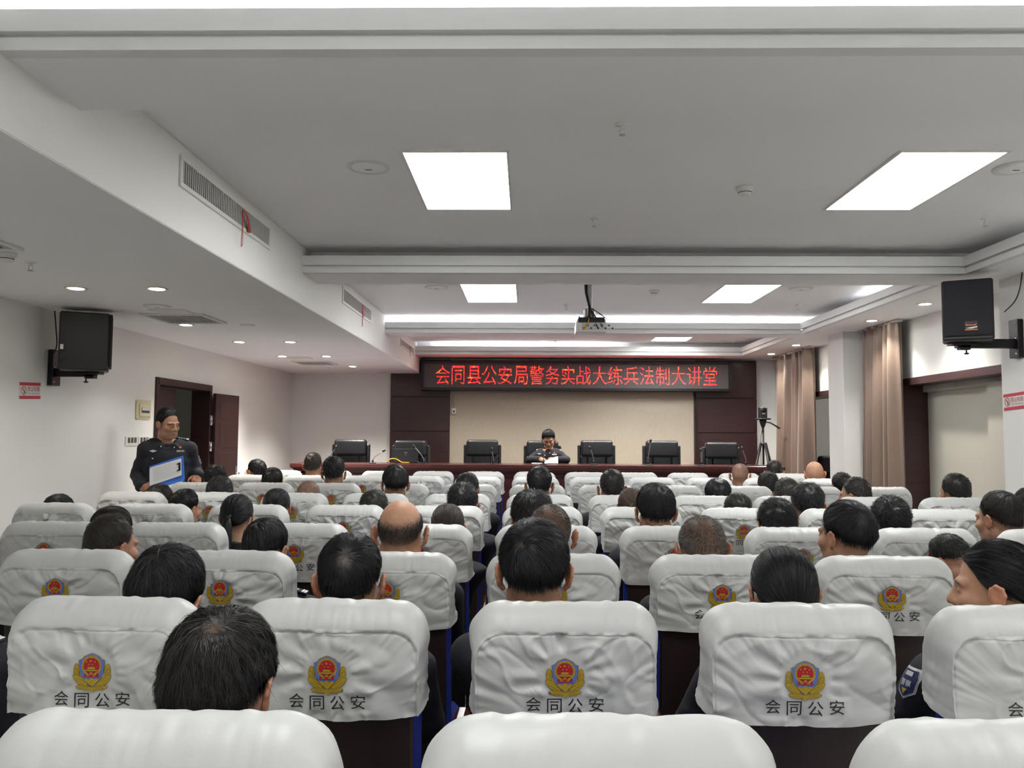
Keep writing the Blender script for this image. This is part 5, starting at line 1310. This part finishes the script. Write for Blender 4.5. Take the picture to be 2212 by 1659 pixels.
# ------------------------------------------------------------------ uniform details shared by the two officers
def badge(mb, kind, fn):
    if kind == 'wings':
        mb.poly([(-.034, .006), (-.012, .006), (-.009, .011), (.009, .011), (.012, .006), (.034, .006), (.03, -.001), (.014, -.007), (.008, -.011), (-.008, -.011), (-.014, -.007), (-.03, -.001)], 'silver_badge', fn)
    elif kind == 'button': mb.poly([(.007*math.cos(a), .007*math.sin(a)) for a in np.linspace(0, 2*math.pi, 10, endpoint=False)], 'silver_badge', fn)
    elif kind == 'pin': mb.poly([(-.011, .010), (.011, .010), (.011, -.004), (0, -.011), (-.011, -.004)], 'ribbon_red', fn); f2 = lambda p: tuple(np.array(fn(p))+fn.n*.001); mb.poly([(-.007, .003), (.002, .006), (.008, .0), (.003, -.006), (-.004, -.003)], 'gold_badge', f2)
def surf_fn(bvh, org, dr, ux, uz, c, off=.004):
    """Maps 2-D badge points onto a jacket by casting from outside along dr."""
    dr = Vector(dr).normalized(); n = -np.array(dr)
    def f(p):
        o = Vector(np.array(org)+np.array(ux)*(c[0]+p[0])+np.array(uz)*(c[1]+p[1])); h = bvh.ray_cast(o, dr)[0]
        return tuple(np.array(h if h is not None else o)+n*off)
    f.n = n; return f
def sleeve_patch(jk, bvh, org, dr, ux, uz):
    S1 = [(-.030, .042), (.030, .042), (.038, .018), (.028, -.026), (0, -.046), (-.028, -.026), (-.038, .018)]; mb = MB()
    F = lambda off: surf_fn(bvh, org, dr, ux, uz, (0, 0), off)
    S1 = [(a[0]*(1-t)+b[0]*t, a[1]*(1-t)+b[1]*t) for a, b in zip(S1, S1[1:]+S1[:1]) for t in (0, .25, .5, .75)]; tri_fan(mb, S1, 'silver_badge', F(.004)); tri_fan(mb, [(x*.84, y*.86) for x, y in S1], 'patch_navy', F(.0055)); text_on(mb, '警察', 'white_badge', F(.008), 0, .0, .040, .018); mb.poly([(-.016, .020), (.016, .020), (.014, .032), (-.014, .032)], 'silver_badge', F(.008)); mb.poly([(-.01, -.016), (.01, -.016), (0, -.032)], 'gold_badge', F(.008))
    mb.obj('sleeve_patch', jk)

# ------------------------------------------------------------------ the audience: (row, seat, px x, px top, px width, hair, short name, label, options)
CAST = [
 (1, -1, 466, 1306, 262, 'wavy', 'the messy-haired woman in front', 'woman with messy black hair closest to the camera, bottom left', dict(pitch=14, yaw=-4, wh=(172, 40, 9), over=dict(strays=34, nape=14, L=.06, lift=.007, mess=.5, N=1.9), epau=True)),
 (2, -2, 355, 1173, 172, 'thick', 'the tilted man at the left of row two', 'man with thick black hair and head tilted right, second row left', dict(roll=11, pitch=12, wh=(196, 44, 4), epau=True)),
 (2, -1, 755, 1150, 136, 'short', 'the man with the pale whorl', 'man with short black hair and pale crown whorl, second row', dict(wh=(176, 62, 8), pitch=6, epau=True)),
 (2, 0, 1154, 1119, 148, 'thick', 'the big-eared young man in the middle', 'young man with thick black hair and protruding ears, middle of second row', dict(wh=(200, 55, 5), pitch=3, tone=1.05, epau=True)),
 (2, 1, 1695, 1180, 146, 'sleek', 'the woman with smooth pinned hair', 'woman with smooth black pinned-up hair, second row right of the middle', dict(pitch=4, wh=(180, 20, 0), epau=True)),
 (2, 2, 2172, 1164, 190, 'sleek', 'the woman turning left at the edge', 'woman in profile turned left at the right picture edge', dict(yaw=58, pitch=4, wh=(180, 20, 0), epau=True, patch=-1, tone=1.35)),
 (2, -3, -110, 1172, 140, 'short', '', 'man cut off by the left edge, only his dark sleeve showing, second row', dict(epau=True)),
 (3, -4, -95, 1112, 100, 'short', '', 'man cut off by the left edge, only his epaulette showing, third row', dict(epau=True)),
 (3, -3, 232, 1110, 106, 'crew', 'the man with cropped brownish hair at left', 'older man with cropped brownish hair and red ear, turned right, third row', dict(yaw=-30, pitch=4, tone=1.0, over=dict(scalp=.45, col=(.028, .022, .018)), wh=(180, 45, 0), epau=True)),
 (3, -2, 572, 1118, 98, 'short', 'the man before the ponytail woman', 'man with flat black hair and crown spot seated before the ponytail woman', dict(yaw=-18, pitch=14, wh=(190, 40, 5), epau=True)),
 (3, -1, 865, 1080, 102, 'bald', 'the bald man', 'bald man with a shiny crown and dark side hair', dict(pitch=8, wh=(180, 40, 0), tone=1.2)),
 (3, 0, 1188, 1090, 92, 'buzz', 'the buzz-cut man behind the middle', 'buzz-cut man half hidden behind the big-eared young man', dict(pitch=4, over=dict(scalp=.62), wh=(180, 40, 0))),
 (3, 1, 1515, 1115, 106, 'buzz', 'the grey buzz-cut man', 'man with greying brown buzz cut, third row right of the middle', dict(pitch=5, yaw=8, over=dict(scalp=.55, grey=.45, patchy=.5, L=.009, scalpcol=(.05, .038, .03)), wh=(180, 40, 0), tone=.95)),
 (3, 2, 1838, 1080, 118, 'thick', 'the thick-haired man facing left', 'man with thick upright black hair, face turned left, third row', dict(yaw=32, pitch=0, wh=(200, 60, 3), epau=True)),
 (3, 3, 2055, 1152, 90, 'crew', 'the man bowing at the right', 'man bowing down with faded neck hair at the right', dict(yaw=28, pitch=42, fwd=.22, slim=.9, tone=1.15, wh=(180, 40, 0))),
 (4, -4, 238, 1093, 94, 'bob', 'the bobbed person at far left', 'person with rounded black hair behind the cropped brownish-haired man', dict(pitch=5)),
 (4, -3, 511, 1067, 73, 'pony', 'the ponytail woman', 'woman with a long black ponytail, fourth row left', dict(pitch=4, slim=.85, fwd=.06, wh=(180, 20, 0))),
 (4, -1, 967, 1088, 71, 'sleek', 'the brown-haired woman', 'woman with brownish streaked hair low in her seat, fourth row', dict(pitch=6, slim=.85, over=dict(col=(.030, .022, .020), streak=(.05, .035, .032)), wh=(180, 20, 0))),
 (4, 0, 1150, 1055, 92, 'wavy', 'the wavy-haired person', 'person with loose wavy black hair in the middle of the fourth row', dict(pitch=2, slim=.85, yaw=10, wh=(180, 30, 0), over=dict(N=1.5))),
 (4, 1, 1417, 1043, 84, 'thick', 'the tall thick-haired man', 'tall man with thick black hair, fourth row right of the middle', dict(pitch=2, wh=(170, 40, 3), epau=True)),
 (4, 2, 1680, 1075, 85, 'messy', 'the tousled man with dark collar', 'man with tousled black hair and dark collar, fourth row', dict(pitch=2, epau=True)),
 (4, 3, 1925, 1070, 90, 'curly', 'the curly-haired man at right', 'man with black curls beside the thick-haired man, right side', dict(pitch=2)),
 (4, 4, 2168, 1060, 98, 'short', 'the man looking left at right edge', 'man looking left near the right edge, beyond the profile woman', dict(yaw=26, pitch=4, wh=(180, 40, 0), over=dict(col=(.016, .013, .012)), epau=True)),
 (5, -5, 124, 1067, 72, 'short', 'the man sunk low at far left', 'person sunk low so only the black hair top shows, far left', dict(pitch=4, wh=(180, 40, 0))),
 (5, -4, 396, 1056, 63, 'short', 'the man left of the ponytail woman', 'black-haired man left of the ponytail woman, turned right', dict(yaw=-28, pitch=6)),
 (5, -3, 597, 1055, 60, 'bunwoman', 'the woman with tied-back hair', 'woman with tightly tied-back black hair right of the ponytail woman', dict(pitch=4, wh=(180, 20, 0))),
 (5, -2, 807, 1058, 63, 'crew', 'the short-haired man before the bald man', 'short-haired man visible beyond the bald man, to his left', dict(pitch=8)),
 (5, -1, 999, 1041, 69, 'spiky', 'the spiky-haired man', 'man with spiky black hair beyond the brown-haired woman', dict(pitch=2, wh=(180, 50, 2))),
 (5, 1, 1364, 1053, 58, 'pony', 'the small brown ponytail woman', 'woman with short brown ponytail and grey hair tie, half hidden', dict(pitch=2, over=dict(col=(.05, .030, .020), streak=(.05, .03, .015), tail=(.06, .014), tie=(190, 84), band=(.12, .11, .11)), wh=(180, 20, 0))),
 (5, 2, 1594, 1064, 61, 'crew', 'the low-sitting man with cropped hair', 'man with cropped black hair sitting low, fifth row right', dict(pitch=4, slim=.88)),
 (5, 3, 1745, 1041, 75, 'spiky', 'the man with bristly hair and bare neck', 'man with bristly black hair and bare neck, fifth row right', dict(pitch=8, slim=.88, yaw=-6, tone=1.05)),
 (5, 5, 2228, 1052, 76, 'short', 'the man cut by the right edge', 'man whose head is cut by the right picture edge', dict(pitch=2)),
 (6, -5, 341, 1045, 65, 'bob', 'the woman at the left end of row six', 'woman with bobbed hair below the standing officer, turned right', dict(yaw=-32, pitch=4, slim=.82, over=dict(T=.012, col=(.018, .013, .011)))),
 (6, -4, 474, 1027, 60, 'bunwoman', 'the woman with loose side strands', 'woman with black hair and loose side strands, sixth row left', dict(pitch=2, slim=.82, over=dict(strays=24), wh=(180, 20, 0))),
 (6, -3, 666, 1039, 53, 'buzz', 'the buzz-cut man at left', 'man with brownish thinning buzz cut, sixth row left', dict(pitch=10, over=dict(scalp=.55, patchy=.5), tone=1.0)),
 (6, -2, 854, 1003, 56, 'thick', 'the tall man with navy collar', 'tall man with black hair and navy collar left of the middle', dict(pitch=2, yaw=14, wh=(170, 35, 4))),
 (6, -1, 1009, 1020, 50, 'sleek', 'the slick-haired man', 'man with slick combed hair just beyond the spiky-haired man', dict(pitch=4, yaw=-8, over=dict(L=.05), wh=(180, 20, 0))),
 (6, 0, 1165, 1006, 53, 'short', 'the man under the speaker', 'man with neat black hair directly below the reading speaker', dict(pitch=2)),
 (6, 1, 1322, 1013, 55, 'crew', 'the broad-necked man', 'broad-necked man with shaved nape right of the middle', dict(pitch=2, tone=.95, wh=(180, 40, 0))),
 (6, 2, 1551, 1032, 59, 'short', 'the man with thinning crown', 'man with black hair thinning at the crown, sixth row', dict(pitch=14, wh=(182, 34, 11))),
 (6, 3, 1700, 1032, 55, 'crew', 'the grey-brown cropped man', 'man with cropped grey-brown hair right of the thinning crown', dict(pitch=8, yaw=-12, over=dict(col=(.03, .025, .022), grey=.2))),
 (6, 4, 1853, 1030, 61, 'crew', 'the cropped man in profile', 'man with cropped hair and face turned left by the curtain', dict(yaw=48, slim=.94, pitch=2, tone=1.05, over=dict(col=(.022, .018, .016), grey=.1))),
 (6, 5, 2067, 1022, 63, 'crew', 'the man before the pale window blind', 'man with neat dark hair alone before the pale window blind', dict(pitch=0, yaw=6, wh=(180, 35, 3), over=dict(side=.006, fade=.6))),
 (7, -5, 464, 1003, 48, 'messy', 'the person by the officer\'s hand', 'person with tousled black hair beside the standing officer\'s hand', dict(pitch=2, over=dict(strays=15))),
 (7, -4, 588, 1009, 45, 'bob', 'the round-haired person', 'person with smooth round black hair, seventh row left', dict(pitch=2, over=dict(T=.010, side=.010, back=.010))),
 (7, -3, 721, 985, 48, 'spiky', 'the man with tufted hair', 'man with tufted black hair at the left end of the rostrum', dict(pitch=2, yaw=4, tone=1.05)),
 (7, 3, 1660, 1018, 46, 'crew', 'the leaning man near the tripod', 'man with dark cropped hair leaning right, below the tripod', dict(pitch=6, yaw=10)),
 (7, 5, 1820, 1020, 47, 'curly', 'the curly man by the white column', 'man with curly black hair at the foot of the white column', dict(pitch=2, yaw=10)),
 (8, -5, 556, 991, 40, 'short', 'the man with glasses', 'man with glasses looking left, before the open door leaf', dict(yaw=62, pitch=2, glasses=True)),
 (8, -4, 676, 977, 37, 'crew', 'the upright cropped man', 'upright man with short brownish hair at the rostrum\'s left end', dict(pitch=0, over=dict(col=(.030, .024, .019), scalp=.5))),
 (8, 4, 1599, 1001, 41, 'buzz', 'the balding man by the tripod', 'balding man with reddish ear and raised navy collar near the tripod', dict(pitch=8, yaw=-20, over=dict(scalp=.5, patchy=.8), tone=.95)),
 (8, 5, 1759, 997, 41, 'buzz', 'the pale-shaven man', 'man with pale shaven head before the farther curtain', dict(pitch=6, over=dict(scalp=.22, L=.004, N=.6), tone=1.35)),
 (9, 5, 1672, 994, 37, 'crew', 'the grey-haired man at the front', 'grey-haired man below the tripod camera, front row', dict(pitch=2, yaw=-8, over=dict(grey=.25))),
]
occ = {}
for row, k, cx, top, w, style, short, label, opt in CAST:
    seated_person(label, row, k, cx, top, w, style, **opt)
    if short: occ[(row, k)] = short
for row in ROWS:
    for k in range(KS[row][0], KS[row][1]+1): place_chair(row, k, occ.get((row, k)))

# ------------------------------------------------------------------ standing officer in the left aisle
KSC = 1.11; OY = 7.75; ox = atY(363, 950, OY)[0]; oh = np.array([0, .045, 1.426])
oarm = {1: ((.240, -.06, .985), (.190, .14, .885)), -1: ((-.240, -.05, .985), (-.250, .10, .985))}
def officer_prims(S, g, part):
    if part != 'trousers':
        S.ell((0, .005, 1.07), (.172+g, .125+g, .21+g), .05).ell((0, .03, .86), (.175+g, .150+g, .18+g), .06)
        for s in (-1, 1): S.caps((s*.05, -.005, 1.235), (s*.165, -.012, 1.203), .060+g, .058+g, .04)
    if part == 'jacket': S.ell((0, .02, .70), (.208, .165, .10), .05)
    if part != 'jacket':
        S.ell((0, .015, .72), (.17+g, .13+g, .10+g), .05)
        for s in (-1, 1): S.caps((s*.09, .01, .68), (s*.105, .01, .38), .088+g, .060+g, .04); S.caps((s*.105, .01, .38), (s*.11, -.01, .09), .056+g, .042+g, .02)
def officer_arms(S, g, cut=0.0):
    for s in (-1, 1):
        e, w = [np.array(q, float) for q in oarm[s]]; w2 = e+(w-e)*(1-cut)
        S.caps((s*.178, -.012, 1.190), e, .050+g, .043+g, .035); S.caps(e, w2, .045+g, .031+g*1.4, .02)
S = SDF(axis(-.40, .40, .014, [(-.10, .10, .0045), (-.34, -.22, .005), (.12, .26, .005)]), axis(-.20, .30, .014, [(-.08, .28, .0055)]), axis(0, 1.57, .016, [(1.26, 1.57, .0045), (.80, 1.02, .0055)]))
officer_prims(S, 0, 'body'); officer_arms(S, 0); S.caps((0, -.005, 1.22), (0, .02, 1.36), .064, .056, .03); add_head(S, oh)
S.ell(oh+np.array([0, .03, -.085]), (.062, .055, .045), .03)       # full jowls
for s in (-1, 1): S.caps((s*.11, -.01, .05), (s*.125, .17, .035), .042, .03, .03)
add_hand(S, oarm[1][1], (-.75, .5, .12), (.5, .6, .6), -1, 1.0); add_hand(S, oarm[-1][1], (.10, .72, -.62), (-.3, .55, .75), 1, .8)
OB = S.net(1)
S = SDF(axis(-.42, .42, .012, []), axis(-.22, .30, .012, []), axis(.58, 1.36, .012, [(1.2, 1.36, .008)]))
officer_prims(S, .018, 'jacket'); officer_arms(S, .015, .06); S.caps((0, .0, 1.24), (0, .03, 1.42), .074, .070, .008, True); S.ell((0, .09, 1.27), (.045, .05, .05), .01, True)
collar(S, (0, .003), .084, .078, 1.232, 1.268)
for s in (-1, 1): S.ell((s*.056, .098, 1.232), (.034, .013, .030), .008, False, [[.8, -.6*s*0, .6*s], [0, 1, 0], [-.6*s, 0, .8]])
OJ = S.net(1); OJ = (wrinkle(OJ[0], .013, 10, 9.0), OJ[1])
S = SDF(axis(-.25, .25, .014, []), axis(-.17, .19, .014, []), axis(.05, .84, .014, [])); officer_prims(S, .012, 'trousers'); OT = S.net(1)
ORz = math.radians(180+22)
r = empty('person', (ox, OY, 0), 'standing officer in dark uniform holding a blue folder by the left wall', 'person', None, ORz)
Rm = rotm(40, 14, 5)
st = dict(STYLES['short']); st.update(line=[42, 44, 52, 74, 92, 92, 98, 112, 118, 122], mess=.1, top=.012, L=.06, lift=.003, nape=0, N=1.2)
hv, hf, hc, sn = make_hair(st, 2600, 501, (20, 46, 0))
B = OB[0].copy(); t = smooth01(1.25, 1.335, B[:, 2])[:, None]; Bv = (B*(1-t)+(((B-oh))@Rm.T+oh)*t)*KSC
mobj('body', npmesh('body', Bv, OB[1], ['skin'], cols=skin_colours(B, oh, st, 1.0, 5)), r)
mobj('hair', npmesh('hair', (hv@Rm.T+oh)*KSC, hf, ['hair'], cols=hc), r)
jk = mobj('jacket', npmesh('jacket', OJ[0]*KSC, OJ[1], ['uniform_cloth']), r); mobj('trousers', npmesh('trousers', OT[0]*KSC, OT[1], ['trouser_cloth']), r)
SH = shoes(.115, .03, .05); mobj('shoes', npmesh('shoes', SH[0]*np.array([1.1, 1.1, 1.1]), SH[1], ['shoe_leather']), r)
bvh = BVHTree.FromPolygons([tuple(v) for v in OJ[0]*KSC], [tuple(f) for f in OJ[1]])
bf = lambda x, z, off=.004: surf_fn(bvh, (0, .6, 0), (0, -1, 0), (-1, 0, 0), (0, 0, 1), (x, z), off)
mb = MB(); badge(mb, 'wings', bf(-.125, 1.325)); mb.obj('wing_badge', jk)
mb = MB(); badge(mb, 'pin', bf(.115, 1.360)); mb.obj('lapel_pin', jk)
mb = MB(); badge(mb, 'button', bf(.062, 1.360)); badge(mb, 'button', bf(-.125, 1.255)); badge(mb, 'button', bf(.125, 1.265)); badge(mb, 'button', bf(-.055, 1.37)); mb.obj('buttons', jk)
mb = MB(); text_on(mb, '004124', 'white_badge', bf(.118, 1.325), 0, 0, .066, .017); mb.obj('number_badge', jk)
sleeve_patch(jk, bvh, (-.8, -.095, 1.235), (1, .12, 0), (0, -1, 0), (.12, 0, 1))
def sh(s_): return (s_*.118*KSC, -.005*KSC, 1.300*KSC), (s_*1.0, .02, -.20), (s_*.18, .25, 1)
epaulettes(r, sh, stars=3)
# folder with printed sheets
r = tag(bpy.data.objects.new('clipboard_folder', None), 'open blue clipboard folder with printed white sheets held by the standing officer', 'folder'); link(r); 
def quadp(P, d): return [np.array(atY(x, y, Y)) for (x, y), Y in zip(P, d)]
def slab_q(mb, Q, th, mt, push=0.0):
    a, b, c, d = Q; n = np.cross(b-a, d-a); n /= np.linalg.norm(n); n = n if n[1] < 0 else -n
    top = [q+n*(push+th) for q in Q]; bot = [q+n*push for q in Q]
    mb.add(top+bot, [(0, 1, 2, 3), (7, 6, 5, 4), (0, 4, 5, 1), (1, 5, 6, 2), (2, 6, 7, 3), (3, 7, 4, 0)], mt)
DQ = (7.47, 7.47, 7.41, 7.41)
Q = quadp([(323, 1008), (396, 984), (399, 1031), (323, 1052)], DQ); mb = MB(); slab_q(mb, Q, .004, 'folder_blue'); mb.obj('cover_board', r)
Q2 = quadp([(324, 1010), (392, 988), (393, 1027), (324, 1050)], DQ); mb = MB(); slab_q(mb, Q2, .002, 'paper_white', .0045); sheet = mb.obj('sheet', r)
def inq(Q, u, v): return (Q[0]*(1-u)+Q[1]*u)*(1-v)+(Q[3]*(1-u)+Q[2]*u)*v
mb = MB()
for i in range(17):
    v = .13+i*.045; e = .90 if i % 5 else .7; slab_q(mb, [inq(Q2, .12, v), inq(Q2, e, v), inq(Q2, e, v+.018), inq(Q2, .12, v+.018)], .0003, 'paper_print', .0067)
mb.obj('print', r)
mb = MB(); slab_q(mb, [inq(Q2, .92, .28), inq(Q2, .975, .28), inq(Q2, .975, .72), inq(Q2, .92, .72)], .008, 'black_metal', .0066); slab_q(mb, [inq(Q2, .86, .30), inq(Q2, .93, .30), inq(Q2, .93, .35), inq(Q2, .86, .35)], .005, 'black_metal', .0066); slab_q(mb, [inq(Q2, .86, .66), inq(Q2, .93, .66), inq(Q2, .93, .71), inq(Q2, .86, .71)], .005, 'black_metal', .0066); mb.obj('clip', r)
Q = quadp([(323, 1052), (399, 1031), (397, 1052), (340, 1070)], (7.41, 7.41, 7.36, 7.36)); mb = MB(); slab_q(mb, Q, .004, 'folder_blue'); mb.obj('cover_board', r)
Q = quadp([(340, 1057), (394, 1040), (394, 1052), (348, 1068)], (7.39, 7.39, 7.36, 7.36)); mb = MB(); slab_q(mb, Q, .002, 'paper_white', .0045); mb.obj('sheet', r)

# ------------------------------------------------------------------ speaker reading at the rostrum
PYB = 12.11
DESK = {s: ((s*.272, .10, .828), (s*.105, .36, .848)) for s in (-1, 1)}
PB = body_seated(DESK, {1: ((.105, .36, .848), (-.55, 1, .02), (.1, -.1, 1), .5), -1: ((-.105, .36, .848), (.45, 1, .05), (-.6, 0, .8), .9)}); PJ = jacket_seated(DESK)
px_ = atY(1181, 960, PYB)[0]
r = empty('person', (px_, PYB, SZ), 'speaker in dark police uniform reading at the rostrum microphone', 'person', None, math.radians(180-3))
phc = HC+np.array([-.03, .05, .0]); Rm = rotm(0, 24, 4); st = dict(STYLES['thick']); st.update(line=[53, 55, 62, 78, 92, 92, 98, 112, 118, 122], mess=.3, T=.016)
hv, hf, hc, sn = make_hair(st, 2600, 777, (160, 40, 0)); sc = 1.08
B = PB[0].copy(); t = smooth01(.955, 1.045, B[:, 2])[:, None]; ln = B.copy(); ln[:, 1] += .05*smooth01(.5, .95, B[:, 2]); ln[:, 0] += -.03*smooth01(.6, .95, B[:, 2])
Bv = ln*(1-t)+(((B-HC)*sc)@Rm.T+phc)*t
mobj('body', npmesh('body', Bv, PB[1], ['skin'], cols=skin_colours(B, HC, st, .95, 8)), r); mobj('hair', npmesh('hair', (hv*sc)@Rm.T+phc, hf, ['hair'], cols=hc), r)
J = PJ[0].copy(); J[:, 1] += .05*smooth01(.5, .95, J[:, 2]); J[:, 0] += -.03*smooth01(.6, .95, J[:, 2])
jk = mobj('jacket', npmesh('jacket', J, PJ[1], ['uniform_cloth']), r); mobj('trousers', ME_TROUS, r); mobj('shoes', ME_SHOES, r)
bvh = BVHTree.FromPolygons([tuple(v) for v in J], [tuple(f) for f in PJ[1]])
bf = lambda x, z, off=.004: surf_fn(bvh, (0, .6, 0), (0, -1, 0), (-1, 0, 0), (0, 0, 1), (x, z), off)
mb = MB(); badge(mb, 'wings', bf(-.105, .918)); mb.obj('wing_badge', jk); mb = MB(); badge(mb, 'pin', bf(.120, .938)); mb.obj('lapel_pin', jk)
mb = MB(); badge(mb, 'button', bf(.05, .935)); badge(mb, 'button', bf(-.02, .90)); mb.obj('buttons', jk)
mb = MB(); mb.poly([(-.035, .009), (.035, .009), (.035, -.009), (-.035, -.009)], 'silver_badge', bf(.120, .912)); mb.obj('number_badge', jk)
sleeve_patch(jk, bvh, (-.7, .03, .86), (1, .1, 0), (0, -1, 0), (.3, 0, 1))
def sh(s_): return (s_*.130-.03, .030, .985), (s_*1.0, .02, -.30), (s_*.28, .3, 1)
epaulettes(r, sh)
